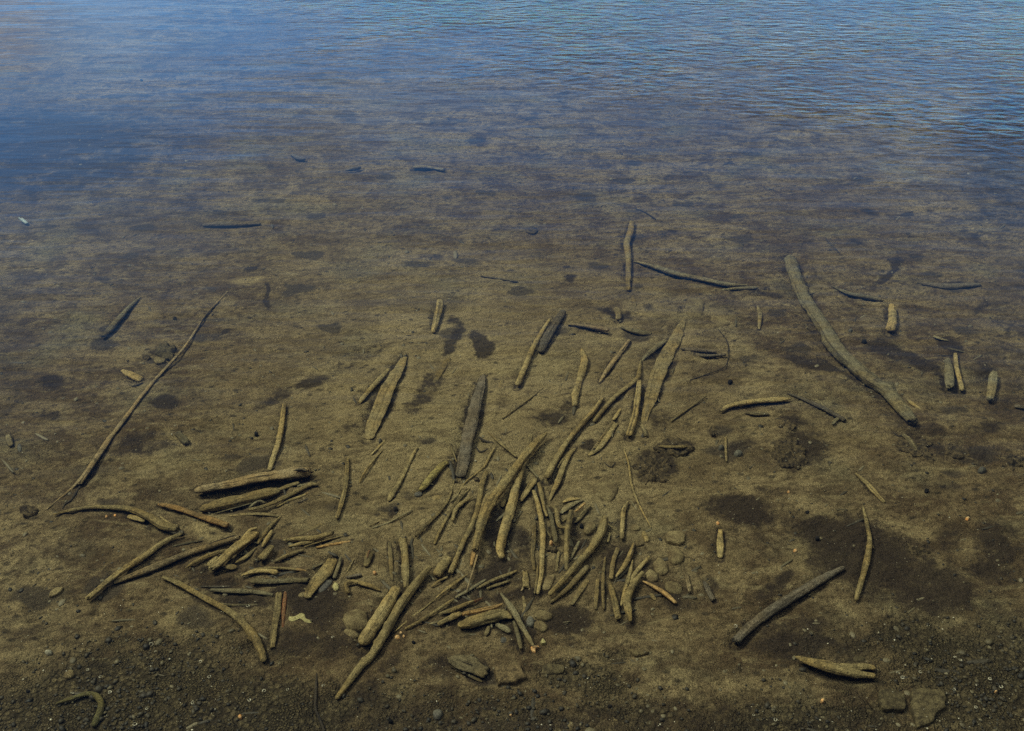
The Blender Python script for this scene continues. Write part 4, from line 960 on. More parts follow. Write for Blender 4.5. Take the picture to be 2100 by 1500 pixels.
# ---------------------------------------------------------------- stones, slabs, clumps, leaves
lump('A4', 'stone', 'large low stone half covered by silt at the head of the great flat plank', 'stone', 'st', oval(860, 880, 85, 95, -25), 0.035, 2.4)
lump('A4', 'stone', 'small flat stone right of the large low stone', 'stone', 'st', oval(1075, 1000, 85, 36, 14), 0.02, 2.5)
lump('Z6', 'stone', 'square block of stone right of the pile', 'stone', 'st', [(1722, 190), (1820, 180), (1885, 200), (1890, 290), (1830, 318), (1715, 290), (1700, 240)], 0.035, 5)
lump('Z6', 'stone', 'rounded stone just below the square block', 'stone', 'st', oval(1800, 420, 85, 80, 0), 0.032, 2.3)
lump('Z6', 'stone', 'silted stone left of and below the rounded stone', 'stone', 'st', oval(1660, 520, 90, 60, 50), 0.028, 2.2)
lump('Z6', 'stone', 'smooth stone above the orange splinter', 'stone', 'st', oval(1570, 610, 70, 50, 45), 0.026, 2.2)
lump('Z6', 'stone', 'faint stone right of the orange splinter', 'stone', 'st', oval(1780, 720, 90, 60, 20), 0.022, 2.2)
lump('Z6', 'stone', 'triangular stone beside the split headed stick', 'stone', 'st', [(1420, 265), (1500, 300), (1440, 330), (1415, 310)], 0.016, 3)
lump('Z6', 'stone', 'little round stone under the needle thin twig', 'stone', 'st', oval(1415, 145, 45, 32), 0.018, 2.2)
lump('Z6', 'wood_chip', 'little oblong chip left of the square block', 'wood chip', 's', [(1475, 200), (1510, 190), (1545, 265), (1510, 280)], 0.010, 4)
lump('Z6', 'stone', 'flat stone between the pile sticks and the forked branch foot', 'stone', 'st', [(560, 620), (640, 600), (625, 680), (590, 745), (525, 740), (530, 690)], 0.02, 4)
lump('C1', 'stone', 'mossy stone left of the head of the thick forked branch', 'stone', 'st', oval(1570, 860, 150, 105, -30), 0.03, 2.2)
lump('C1', 'stone', 'round mound of stone at the upper right of the dense pile', 'stone', 'st', oval(1920, 10, 270, 240, 0), 0.03, 2.2)
lump('Z6', 'stone', 'oval stone at the bottom of the pile, right of the steep grey green stick', 'stone', 'st', oval(530, 985, 90, 45, 10), 0.028, 2.3)
lump('Z6', 'stone', 'grey ribbed stone left of the oval bottom stone', 'stone', 'sg', oval(408, 1040, 40, 50, 0), 0.024, 2.3)
lump('Z6', 'stone', 'low stone under the oval bottom stone', 'stone', 'st', oval(510, 1090, 70, 45, 20), 0.02, 2.3)
lump('B3', 'stone', 'rough rectangular brown stone at the bottom centre', 'stone', 'br', [(690, 720), (800, 700), (925, 690), (945, 740), (965, 800), (850, 845), (720, 862), (700, 800)], 0.05, 6, noise=0.16, layer=0.004)
lump('B3', 'stone', 'flat stone right of the rough brown stone', 'stone', 'sd', [(1110, 700), (1200, 680), (1290, 700), (1270, 755), (1110, 765)], 0.018, 4)
lump('B3', 'stone', 'wedge shaped pale stone at the bottom right of centre', 'stone', 'st', [(1860, 560), (1940, 560), (2025, 575), (1960, 605), (1900, 610)], 0.03, 3)
lump('B3', 'stone', 'small stone near the bottom edge right of centre', 'stone', 'st', oval(1720, 1170, 45, 32, 20), 0.02, 2.3)
lump('B3', 'stone', 'second small stone near the bottom edge, beside a black seed', 'stone', 'st', oval(1345, 1210, 32, 38, 0), 0.018, 2.3)
lump('B3', 'stone', 'rounded grey stone at the bottom left of centre, above orange bits', 'stone', 'sg', oval(200, 1110, 42, 42, 0), 0.025, 2.2)
lump('B3', 'stone', 'dark round stone in the hollow below the bark slab', 'stone', 'sg', oval(770, 475, 30, 28, 0), 0.018, 2.2)
lump('B2', 'stone', 'pale y shaped lump of silt covered stone right of the reddish splinter', 'stone', 'pl', [(585, 480), (640, 478), (700, 450), (735, 460), (750, 500), (800, 520), (790, 545), (735, 530), (700, 505), (640, 522), (600, 520)], 0.014, 3)
lump('B2', 'stone', 'large rounded stone buried left of the biggest log', 'stone', 'st', oval(1170, 500, 120, 95, 10), 0.045, 2.1)
lump('B2', 'stone', 'low stone below the large rounded buried stone', 'stone', 'st', oval(1130, 620, 70, 40, 20), 0.02, 2.2)
lump('Z2', 'stone', 'grey stone at the foot of the rough split board', 'stone', 'sg', [(1290, 1230), (1385, 1215), (1370, 1270), (1310, 1320), (1270, 1310)], 0.022, 3)
lump('Z2', 'stone', 'small yellow stone right of the grey stone by the split board', 'stone', 'pl', oval(1420, 1270, 28, 36, 0), 0.018, 2.2)
lump('Z2', 'stone', 'pale lump at the lower left of the rough split board', 'stone', 'st', oval(1130, 1340, 45, 22, -20), 0.014, 2.2)
lump('B3', 'leaf', 'bright orange leaf at the foot of the steep grey green stick', 'leaf', 'op', [(1000, 535), (1040, 520), (1075, 530), (1045, 545), (1040, 580), (1010, 560)], 0.005, 4)
lump('B3', 'leaf', 'pale triangular leaf fragment above the bright orange leaf', 'leaf', 'pl', [(1085, 495), (1105, 460), (1130, 495), (1105, 505)], 0.005, 4)
lump('A7', 'flat_stone', 'flat square slab among the dark gravel at the bottom right', 'slab', 'sd', [(1410, 1105), (1500, 1090), (1610, 1110), (1615, 1200), (1560, 1240), (1540, 1290), (1440, 1330), (1415, 1230)], 0.016, 7)
lump('A7', 'flat_stone', 'faint slab left of the flat square slab', 'slab', 'sd', [(1215, 1100), (1290, 1095), (1365, 1130), (1365, 1215), (1230, 1220), (1200, 1160)], 0.012, 7)
lump('A7', 'stone', 'pale cobble just above the notched end of the bone shaped driftwood', 'stone', 'sd', oval(1085, 905, 40, 22, 0), 0.016, 2.2)
lump('B1', 'stone', 'flat pale stone at the lower left near the hook shaped branch', 'stone', 'st', oval(595, 975, 46, 34, -30), 0.018, 2.6)
lump('B1', 'shell', 'open pale clam shell at the far lower left', 'shell', 'sh', oval(415, 785, 32, 20, 0), 0.01, 2.2)
lump('B1', 'stone', 'thin flat stone with a dark lower edge at the left', 'stone', 'st', [(430, 275), (480, 240), (545, 225), (530, 265), (470, 305), (420, 312)], 0.02, 5)
lump('A1', 'stone', 'small smooth stone at the left edge below the small dark stub', 'stone', 'sg', oval(140, 1290, 18, 32, 0), 0.02, 2.2)
lump('A1', 'stone', 'pale angular stone left of the middle of the long diagonal pole', 'stone', 'st', [(1100, 655), (1140, 640), (1185, 655), (1165, 680), (1120, 682)], 0.02, 4)
lump('Z3', 'pebble', 'grey pebble right of the broad leaf shaped plank', 'pebble', 'sg', oval(418, 285, 22, 20, 0), 0.018, 2.2)
lump('A6', 'pebble', 'left one of two grey pebbles beside the faint upright stick', 'pebble', 'sg', oval(238, 412, 18, 12, 0), 0.018, 2.2)
lump('A6', 'pebble', 'right one of two grey pebbles beside the faint upright stick', 'pebble', 'sg', oval(343, 447, 27, 16, 0), 0.02, 2.2)
lump('A5', 'pebble', 'greenish pebble right of the huge log', 'pebble', 'sg', oval(605, 835, 22, 14, 0), 0.018, 2.2)
lump('C3', 'stone', 'dark round stone just left of the long straight stick', 'stone', 'al', oval(1330, 865, 80, 55, 0), 0.022, 2.2)
lump('Z3', 'stone', 'chip of grey stone under the cut end of the short yellow log', 'stone', 'sg', [(790, 850), (830, 835), (870, 850), (850, 880), (800, 878)], 0.014, 4)
lump('C1', 'pebble', 'orange pebble in the middle of the dense pile', 'pebble', 'op', oval(735, 1180, 40, 40, 0), 0.010, 2.2)
lump('A6', 'algae_clump', 'big dark oval clump of algae at the right', 'algae', 'al', oval(660, 445, 112, 88, 25, 0.12, 14), 0.018, 3, noise=0.5)
lump('A6', 'algae_clump', 'small dark algae clump above the big one', 'algae', 'al', oval(632, 268, 60, 30, 10, 0.12, 14), 0.012, 2.6, noise=0.5)
lump('F', 'algae_clump', 'dark bushy clump of algae with a yellowish bar, right of the smooth round stick', 'algae', 'al', oval(1338, 958, 40, 30, 10, 0.2, 14), 0.02, 2.6, noise=0.7)
lump('F', 'algae_clump', 'dark flat weed around a yellowish bar, upper right of the bushy clump', 'algae', 'al', oval(1382, 917, 40, 18, 4, 0.15, 14), 0.012, 2.6, noise=0.6)
stick('F', 'driftwood_stick', 'short yellowish bar lying on dark weed', 'stick', 's', [(1350, 915, 5), (1375, 917, 9), (1410, 917, 6)], layer=0.012)
lump('A6', 'algae_clump', 'dark tuft of algae with a root, right of the great flat plank', 'algae', 'al', oval(193, 305, 22, 34, -20, 0.15, 12), 0.015, 2.6, noise=0.6)
lump('F', 'algae_clump', 'dark crumbly algae clump near the right edge', 'algae', 'al', oval(2072, 938, 28, 20, 30, 0.2, 14), 0.02, 2.4, noise=0.7)
lump('F', 'leaf', 'dark leaf on the silt right of the tall upright stick', 'leaf', 'al', [(1348, 475), (1362, 474), (1382, 483), (1370, 490), (1355, 488)], 0.006, 4)
lump('F', 'leaf', 'dark leaf left of the top of the tall upright stick', 'leaf', 'al', [(1077, 474), (1092, 465), (1104, 472), (1096, 479), (1085, 478)], 0.008, 4)
for x, y, lab in [(1163, 906, 'black seed husk sitting on the long straight stick'), (1193, 1077, 'round black seed husk inside the dense pile'),
                  (200, 1204, 'black seed husk beside the lower end of the straight pale stick'), (57, 1417, 'black oval seed husk near the bottom left corner'),
                  (801, 1478, 'black seed husk at the bottom edge left of centre'), (848, 1317, 'black seed husk right of the orange pebble cluster'),
                  (811, 1043, 'dark seed husk right of the dark pit by the thin twig'), (359, 653, 'tiny black seed husk above the long diagonal pole'),
                  (1677, 1103, 'black seed husk in open silt left of the slender upright branch'), (1498, 782, 'black seed husk on silt above the pale crooked stick'),
                  (1252, 1448, 'ring like black seed husk on the bottom gravel'), (290, 164, 'tiny black speck of a husk far out at upper left'),
                  (525, 889, 'tiny dark husk left of the tall thin stick'), (1773, 700, 'dark round husk right of the middle of the huge log'),
                  (1656, 1050, 'black husk in open silt above the slanting dark log'), (1901, 1005, 'dark sliver of a husk far right of the small pointed stick')]:
    lump('F', 'seed_husk', lab, 'seed', 'bk', oval(x, y, 4.6 if y > 600 else 2.6, 3.6 if y > 600 else 1.8, 15, 0.2, 8), 0.008, 2.2, layer=0.012 if 'sitting' in lab else 0.0)
for x, y, rr, lab in [(815, 1306, 5, 'largest orange pebble of the cluster at the foot of the fan'), (822, 1298, 3, 'small orange pebble at the top of the fan foot cluster'),
                      (828, 1305, 3, 'small orange pebble at the right of the fan foot cluster'), (1631, 1129, 4, 'reddish pebble above the dark slanting log'),
                      (768, 1174, 4, 'orange pebble left of the upright grooved plank'), (1472, 1073, 4, 'orange pebble below the dark algae patch at right'),
                      (1688, 1436, 4, 'orange pebble on the bottom gravel below the bone shaped driftwood'), (236, 1057, 3, 'orange pebble under the arched branch, right one'),
                      (218, 1059, 3, 'yellow pebble under the arched branch, left one'), (492, 1469, 4, 'orange pebble near the bottom left edge'),
                      (1617, 1009, 3, 'small orange pebble above the dark patch in open silt'), (2043, 1418, 3, 'orange pebble near the lower right edge'),
                      (1985, 1063, 4, 'ochre pebble far right in the olive silt'), (1048, 1465, 4, 'reddish pebble near the middle of the bottom edge')]:
    lump('F', 'pebble', lab, 'pebble', 'op', oval(x, y, rr, rr * 0.85, 0, 0.2, 8), 0.006, 2.3, layer=0.002)
# ---------------------------------------------------------------- lake bed: one sheet, fine where the photo looks, running out to the horizon
# dark algae and silt smears, plus broad edge ellipses painting in a vignette: photo x, y, half width, half height, turn in degrees, strength
DARK = [(60, 310, 360, 110, -4, .7), (1640, 1290, 60, 30, 0, .6), (2080, 330, 160, 200, 0, .5), (250, 440, 330, 60, -4, .3), (0, 700, 110, 260, 0, .3), (1660, 925, 62, 44, 20, .75), (1632, 868, 34, 16, 10, .6), (1345, 955, 56, 38, 10, .8), (1985, 930, 60, 26, 25, .5), (1870, 905, 50, 34, 25, .7), (330, 720, 30, 18, 0, .4), (1050, 1540, 1300, 130, 0, .55), (60, 1350, 160, 160, 0, .25), (2060, 1350, 150, 220, 0, .35), (2080, 700, 90, 260, 0, .3), (338, 828, 34, 19, 8, 1.0), (108, 782, 32, 16, 0, .7), (75, 850, 48, 13, 3, .6), (545, 605, 9, 34, 5, .9), (470, 683, 14, 6, -35, .8),
        (640, 785, 48, 16, -25, .75), (570, 815, 50, 14, -25, .7), (925, 705, 45, 12, -55, .95), (985, 705, 34, 17, 45, 1.0), (938, 660, 24, 10, 20, .6),
        (875, 800, 60, 20, -50, .6), (300, 915, 70, 28, -10, .55), (1780, 1150, 170, 75, 25, .95), (1890, 1190, 130, 70, 20, .8), (2040, 1140, 70, 70, 0, .7), (1520, 1048, 75, 35, 5, .95),
        (1672, 748, 68, 16, 20, .95), (1850, 735, 88, 17, 24, .95), (1830, 555, 50, 10, -55, .8), (1955, 588, 62, 8, 2, .8), (2010, 628, 34, 10, -25, .6),
        (1760, 505, 22, 12, 20, .7), (2010, 882, 60, 16, -4, .6), (2010, 760, 40, 40, 0, .45), (1950, 705, 20, 22, 0, .8), (1640, 925, 42, 34, 20, .8),
        (1395, 910, 45, 14, 0, .8), (1340, 960, 46, 26, 15, .9), (1525, 920, 30, 22, 0, .6), (1720, 1120, 30, 60, -60, .5), (1960, 1100, 50, 40, 0, .6),
        (1160, 1275, 50, 34, 0, 1.0), (1270, 1150, 50, 55, 30, .75), (1185, 1085, 45, 50, 0, .6), (1030, 1085, 24, 90, 18, .8), (1075, 1110, 22, 60, 0, .6),
        (1010, 1175, 60, 30, -20, .8), (1060, 1290, 40, 40, 0, .8), (960, 1225, 60, 26, -30, .6), (860, 1170, 70, 50, 0, .25), (1400, 1235, 50, 30, 0, .5),
        (1650, 1330, 120, 35, 0, .85), (1600, 1200, 60, 20, -35, .6), (1560, 1290, 60, 30, 0, .5), (900, 1380, 90, 40, 0, .35), (760, 1430, 60, 30, -35, .8), (800, 1370, 30, 20, -40, .7),
        (640, 1230, 90, 50, 20, .75), (700, 1290, 60, 80, 0, .55), (620, 1320, 110, 40, 10, .5), (590, 1215, 40, 16, 0, .8), (480, 1230, 100, 16, 0, .7), (430, 1190, 60, 30, 20, .6),
        (800, 1050, 16, 9, -20, .9), (1060, 1222, 80, 14, -8, .8), (1350, 1180, 40, 40, 0, .4), (1520, 1100, 70, 30, 0, .4), (1450, 1200, 24, 20, 0, .8), (1390, 1215, 24, 20, 0, .7),
        (1570, 600, 40, 10, 10, .8), (520, 548, 26, 8, -5, .6), (210, 575, 26, 8, 5, .7), (1290, 645, 16, 10, 0, .9), (1255, 645, 18, 12, 0, .9), (1370, 483, 16, 7, 0, .6),
        (1486, 328, 14, 6, 0, .7), (1175, 574, 14, 10, 0, .8), (1172, 548, 12, 7, 0, .6), (1540, 478, 8, 6, 0, .6), (1870, 480, 16, 6, 8, .8), (1865, 437, 17, 6, 8, .8), (1790, 435, 22, 6, 12, .7),
        (2010, 485, 14, 5, 8, .7), (1985, 474, 14, 6, 0, .7), (470, 461, 70, 6, -1, .7), (150, 350, 60, 10, -6, .4), (1130, 860, 40, 20, 0, .8), (1210, 910, 20, 14, 0, .7), (1290, 895, 18, 24, 0, .6),
        (1360, 850, 30, 40, 0, .4), (1160, 840, 20, 30, 0, .5), (720, 880, 40, 16, 0, .3), (330, 1010, 50, 18, -10, .3), (690, 960, 30, 12, 0, .3), (60, 1048, 16, 10, -20, 1.0),
        (1470, 1130, 20, 16, 0, .5), (1810, 1300, 120, 20, 0, .35), (1300, 1290, 60, 20, 0, .3), (1180, 1320, 40, 16, 0, .4), (2060, 1260, 60, 40, 0, .4), (1240, 1240, 40, 60, 0, .4),
        (740, 725, 120, 30, -20, .3), (880, 620, 140, 40, -5, .22), (1700, 900, 60, 30, 0, .2), (1930, 1000, 60, 12, 0, .5), (1915, 980, 30, 10, 0, .4), (1160, 700, 60, 20, 0, .2),
        (1590, 1010, 40, 10, 10, .5), (130, 1220, 40, 16, -25, .3), (110, 1420, 60, 30, 0, .3), (1915, 905, 50, 30, 30, .6), (1660, 500, 20, 30, 0, .35)]
PALE = [(990, 880, 520, 330, 0, .6), (425, 1085, 55, 24, 20, 1.0), (440, 1062, 50, 20, 10, .7), (375, 905, 34, 18, 30, .8), (510, 575, 40, 9, -8, 1.0), (455, 625, 22, 20, -50, .5), (300, 640, 30, 28, -50, .6),  # first broad ellipse paints a warm central glow into the bed
        (330, 730, 40, 16, 10, .5), (1010, 830, 14, 70, 12, .9), (930, 800, 24, 50, 15, .4), (1250, 960, 110, 60, 0, .5), (1540, 800, 160, 24, -5, .35), (420, 950, 90, 22, -10, .4),
        (290, 960, 80, 20, -25, .5), (900, 1010, 60, 90, 35, .45), (1040, 1140, 30, 30, 0, .3), (1320, 1080, 80, 50, 0, .35), (1560, 870, 60, 30, 0, .3), (730, 1180, 40, 30, 0, .4),
        (1740, 880, 100, 50, 0, .25), (1130, 930, 50, 60, 0, .2), (740, 1000, 60, 60, 0, .25), (470, 1150, 60, 20, 0, .4), (1340, 600, 50, 60, 0, .3), (1470, 700, 80, 60, 0, .2),
        (380, 1270, 60, 30, 0, .5), (1500, 1150, 40, 40, 0, .3), (1280, 1200, 60, 80, 30, .3), (950, 1110, 40, 60, 0, .3), (1700, 960, 100, 60, 0, .2), (560, 1090, 90, 20, -20, .3),
        (1650, 1130, 40, 40, 0, .4), (1080, 560, 200, 40, 0, .25), (700, 540, 200, 50, 0, .2)]
# gravel: photo x, y, half width, half height, turn, strength
GRAV = [(1050, 1520, 1300, 130, 0, .5), (250, 1400, 420, 130, -8, .6), (1950, 1400, 330, 150, 8, .6), (200, 1440, 330, 100, -14, 1.0), (520, 1470, 260, 90, 0, .9), (300, 1330, 130, 40, -15, .6), (480, 1330, 60, 40, 0, .6), (900, 1500, 300, 50, 0, .55), (1200, 1395, 110, 40, 8, .85),
        (1260, 1450, 100, 40, 0, .6), (1900, 1330, 140, 70, 20, .9), (2020, 1420, 160, 120, 0, 1.0), (1700, 1480, 260, 45, 0, .8), (1540, 1440, 90, 40, 0, .5), (1250, 1345, 40, 20, 0, .7),
        (1400, 1480, 120, 30, 0, .5), (2060, 1300, 100, 40, 0, .6), (90, 1290, 90, 60, 0, .3), (1230, 1500, 100, 20, 0, .5)]


def blobs(table, px, py, soft=0.55):
    out = np.zeros_like(px)
    for cx, cy, a, b, t, s in table:
        c, q = math.cos(rad(t)), math.sin(rad(t))
        m = (np.abs(px - cx) < 1.6 * max(a, b) + 4) & (np.abs(py - cy) < 1.6 * max(a, b) + 4)
        if not m.any():
            continue
        dx, dy = px[m] - cx, py[m] - cy
        u, v = (dx * c + dy * q) / a, (-dx * q + dy * c) / b
        d = np.sqrt(u * u + v * v)
        val = s * np.clip((1.25 - d) / soft, 0, 1)
        val = val * val * (3 - 2 * val) if s >= 1 else val
        out[m] = np.maximum(out[m], val)
    return out


def lumpy(x, y):
    """small relief of the silt in metres"""
    return 0.010 * fbm(x * 4.5, y * 5.5, 3, 31) + 0.0060 * fbm(x * 16, y * 19, 3, 41) + 0.0026 * fbm(x * 55, y * 55, 2, 51)


def build_bed():
    uc = np.linspace(-0.78, 0.78, 760)
    du = uc[1] - uc[0]
    ext = [uc[-1]]
    while ext[-1] < 60:
        du *= 1.12
        ext.append(ext[-1] + du)
    u = np.r_[-np.array(ext[1:])[::-1], uc, np.array(ext[1:])]
    ys = [0.9]
    while ys[-1] < 11:
        ys.append(ys[-1] + (ys[-1] + 1.2) * 0.0029)
    while ys[-1] < 900:
        ys.append(ys[-1] + (ys[-1] - 8) * 0.05)
    yb = [0.9]
    st = 0.012
    while yb[-1] > -60:
        st *= 1.12
        yb.append(yb[-1] - st)
    y = np.r_[np.array(yb[1:])[::-1], np.array(ys)]
    Yg, Ug = np.meshgrid(y, u, indexing='ij')
    Xg = Ug * (np.maximum(Yg, 0.9) + 1.2)
    X, Y = Xg.ravel(), Yg.ravel()
    far = np.clip((np.hypot(X, Y) - 14) / 20, 0, 1)
    Z = bed_low(X, Y) + lumpy(X, Y) * (1 - far)
    Z = np.maximum(Z, -4.0)
    Z = np.minimum(Z, 1.2 + 0.3 * fbm(X * 0.3, Y * 0.3, 3, 3))
    px, py = to_px(X, Y, 0.0)
    seen = (Y > 0.8) & (Y < 14)
    wx = px + 22 * fbm(X * 5, Y * 5, 4, 61) + 9 * fbm(X * 24, Y * 24, 2, 62)
    wy = py + 10 * fbm(X * 5, Y * 5, 4, 71) + 5 * fbm(X * 24, Y * 24, 2, 72)
    dark = np.where(seen, blobs(DARK, wx, wy, .75), 0) * np.clip(1.1 + 0.9 * fbm(X * 9, Y * 9, 4, 77), 0.5, 1.2)
    pale = np.where(seen, blobs(PALE, wx, wy, .8), 0)
    grav = np.where(seen, blobs(GRAV, wx, wy, .6), 0)
    grav = np.where(Y < 1.3, np.maximum(grav, np.clip((1.3 - Y) * 2, 0, 0.8)), grav)
    # silt banks up against what lies in it, and is scoured away close beside it
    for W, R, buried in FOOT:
        lo, hi = W.min(0) - 0.12, W.max(0) + 0.12
        idx = np.nonzero((X > lo[0]) & (X < hi[0]) & (Y > lo[1]) & (Y < hi[1]))[0]
        if not len(idx):
            continue
        k = max(1, len(W) // 40)
        A, r = W[::k], R[::k]
        dd = np.full(len(idx), 9.0)
        rr = np.full(len(idx), 0.01)
        for a in range(len(A) - 1):
            p, q = A[a, :2], A[a + 1, :2]
            v = q - p
            t = np.clip(((X[idx] - p[0]) * v[0] + (Y[idx] - p[1]) * v[1]) / (v @ v + 1e-12), 0, 1)
            ds = np.hypot(X[idx] - p[0] - t * v[0], Y[idx] - p[1] - t * v[1])
            near = ds < dd
            dd[near] = ds[near]
            rr[near] = r[a]
        q = dd / rr
        if buried:
            Z[idx] += 0.30 * rr * np.exp(-(q / 1.7) ** 2)
        else:
            Z[idx] -= np.minimum(0.55 * rr, 0.012) * np.exp(-((q - 1.0) / 0.9) ** 2)
            mud_shade = 0.75 * np.exp(-((q - 1.15) / 0.75) ** 2) * np.clip(0.55 + 1.3 * fbm(X[idx] * 11, Y[idx] * 11, 3, 13), 0, 1)  # dark detritus along sticks, also painted contact shade for contrast
            dark[idx] = np.maximum(dark[idx], np.clip(mud_shade, 0, 1))
            Z[idx] += np.minimum(0.16 * rr, 0.004) * np.exp(-((q - 3.4) / 1.2) ** 2)
    nx, ny = len(u), len(y)
    V = np.stack([X, Y, Z], 1).astype(np.float32)
    i, j = np.meshgrid(np.arange(ny - 1), np.arange(nx - 1), indexing='ij')
    a = (i * nx + j).ravel()
    F = np.stack([a, a + 1, a + nx + 1, a + nx], 1).astype(np.int32)
    me = bpy.data.meshes.new('lake_bed')
    me.vertices.add(len(V))
    me.vertices.foreach_set('co', V.ravel())
    me.loops.add(F.size)
    me.loops.foreach_set('vertex_index', F.ravel())
    me.polygons.add(len(F))
    me.polygons.foreach_set('loop_start', np.arange(len(F), dtype=np.int32) * 4)
    me.polygons.foreach_set('loop_total', np.full(len(F), 4, np.int32))
    me.update()
    me.polygons.foreach_set('use_smooth', np.ones(len(F), bool))
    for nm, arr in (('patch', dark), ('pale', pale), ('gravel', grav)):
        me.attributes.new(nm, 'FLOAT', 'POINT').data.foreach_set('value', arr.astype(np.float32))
    me.materials.append(bed_mat())
    o = link(bpy.data.objects.new('lake_bed', me))
    tag(o, 'olive brown silty lake bed seen through shallow clear water', None, None, 'structure')
    return o


build_bed()

# ---------------------------------------------------------------- water
def build_water():
    n = 72
    V = [(0, 0, 0)]
    F = []
    rings = [2, 6, 15, 40, 120, 400, 850]
    for r in rings:
        for k in range(n):
            a = 2 * math.pi * k / n
            V.append((r * math.cos(a), r * math.sin(a) + 4, 0))
    for k in range(n):
        F.append((0, 1 + k, 1 + (k + 1) % n))
    for i in range(len(rings) - 1):
        for k in range(n):
            a, b = 1 + i * n, 1 + (i + 1) * n
            F.append((a + k, b + k, b + (k + 1) % n, a + (k + 1) % n))
    V[0] = (0, 4, 0)
    o = mesh_obj('water', V, F, water_mat(), center=False)
    o.location = (0, 0, WATER_Z)
    tag(o, 'clear shallow lake water mirroring a blue sky, ruffled at the far right', None, None, 'structure')


WATER_Z = 0.17
build_water()


# ---------------------------------------------------------------- gravel, grit and crumbs: uncountable, one object each
def ico():
    t = (1 + 5 ** 0.5) / 2
    v = np.array([(-1, t, 0), (1, t, 0), (-1, -t, 0), (1, -t, 0), (0, -1, t), (0, 1, t), (0, -1, -t), (0, 1, -t), (t, 0, -1), (t, 0, 1), (-t, 0, -1), (-t, 0, 1)], float)
    v /= np.linalg.norm(v[0])
    f = np.array([(0, 11, 5), (0, 5, 1), (0, 1, 7), (0, 7, 10), (0, 10, 11), (1, 5, 9), (5, 11, 4), (11, 10, 2), (10, 7, 6), (7, 1, 8),
                  (3, 9, 4), (3, 4, 2), (3, 2, 6), (3, 6, 8), (3, 8, 9), (4, 9, 5), (2, 4, 11), (6, 2, 10), (8, 6, 7), (9, 8, 1)])
    return v, f


def subdiv(v, f):
    v = list(map(tuple, v))
    cache, out = {}, []
    def mid(a, b):
        k = (min(a, b), max(a, b))
        if k not in cache:
            m = (np.array(v[a]) + np.array(v[b])) / 2
            v.append(tuple(m / np.linalg.norm(m)))
            cache[k] = len(v) - 1
        return cache[k]
    for a, b, c in f:
        x, y, z = mid(a, b), mid(b, c), mid(c, a)
        out += [(a, x, z), (b, y, x), (c, z, y), (x, y, z)]
    return np.array(v), np.array(out)


def scatter(name, label, P, size, squash, tint, mat, sub=False, jag=0.18, smooth=True, long=None, ang=None):
    v0, f0 = ico()
    if sub:
        v0, f0 = subdiv(v0, f0)
    n, m = len(P), len(v0)
    V = np.repeat(v0[None], n, 0)
    V = V * (1 + rng.uniform(-jag, jag, (n, m, 1)))
    V = V * np.stack([size, size * rng.uniform(0.55, 0.95, n), size * squash], 1)[:, None, :]
    if long is not None:
        V[:, :, 0] *= long[:, None]
    a = rng.uniform(0, 2 * math.pi, n) if ang is None else ang
    tl = rng.normal(0, 0.3, n)
    ct, st = np.cos(tl), np.sin(tl)
    y, z = V[:, :, 1].copy(), V[:, :, 2].copy()
    V[:, :, 1] = y * ct[:, None] - z * st[:, None]
    V[:, :, 2] = y * st[:, None] + z * ct[:, None]
    c, s = np.cos(a)[:, None], np.sin(a)[:, None]
    x, y = V[:, :, 0].copy(), V[:, :, 1].copy()
    V[:, :, 0] = x * c - y * s
    V[:, :, 1] = x * s + y * c
    V += P[:, None, :]
    F = (f0[None] + (np.arange(n) * m)[:, None, None]).reshape(-1, 3).astype(np.int32)
    me = bpy.data.meshes.new(name)
    me.vertices.add(n * m)
    me.vertices.foreach_set('co', V.astype(np.float32).ravel())
    me.loops.add(F.size)
    me.loops.foreach_set('vertex_index', F.ravel())
    me.polygons.add(len(F))
    me.polygons.foreach_set('loop_start', np.arange(len(F), dtype=np.int32) * 3)
    me.polygons.foreach_set('loop_total', np.full(len(F), 3, np.int32))
    me.update()
    if smooth:
        me.polygons.foreach_set('use_smooth', np.ones(len(F), bool))
    me.attributes.new('tint', 'FLOAT', 'POINT').data.foreach_set('value', np.repeat(tint, m).astype(np.float32))
    me.materials.append(mat)
    o = link(bpy.data.objects.new(name, me))
    tag(o, label, None, None, 'stuff')
    return o


def sample_bed(n, weight, y0=1.15, y1=3.6, spread=0.72):
    """random points of the bed, kept in proportion to weight(px, py, x, y)"""
    t = rng.uniform(0, 1, n)
    y = y0 * (y1 / y0) ** t
    x = rng.uniform(-spread, spread, n) * (y + 1.2)
    px, py = to_px(x, y, 0.0)
    w = weight(px + 14 * fbm(x * 7, y * 7, 3, 81), py + 9 * fbm(x * 7, y * 7, 3, 82), x, y)
    k = rng.uniform(0, 1, n) < w
    x, y = x[k], y[k]
    return np.stack([x, y, bed_low(x, y) + lumpy(x, y)], 1)


gm = gravel_mat()
P = sample_bed(60000, lambda a, b, x, y: blobs(GRAV, a, b, .95) * np.clip(0.32 + 0.9 * fbm(x * 4, y * 4, 4, 97), 0.03, 0.8) + np.where(b > 1500, 0.15, 0))
sz = np.clip(rng.lognormal(math.log(0.0046), 0.45, len(P)), 0.002, 0.016)
scatter('gravel', 'dark mussel and pebble gravel along the bottom of the picture', P + [0, 0, 0.001], sz, rng.uniform(.4, .8, len(P)), np.clip(rng.beta(1.5, 3.2, len(P)) * 0.95, 0, 1), gm, sub=False)
P = sample_bed(2500, lambda a, b, x, y: blobs(GRAV, a, b, .6) * 0.9)
sz = np.clip(rng.lognormal(math.log(0.0022), 0.3, len(P)), 0.001, 0.004)
scatter('shell_grit', 'pale shell grit glinting among the dark gravel', P + [0, 0, 0.006], sz, rng.uniform(.3, .6, len(P)), rng.uniform(.9, 1.0, len(P)), gm)
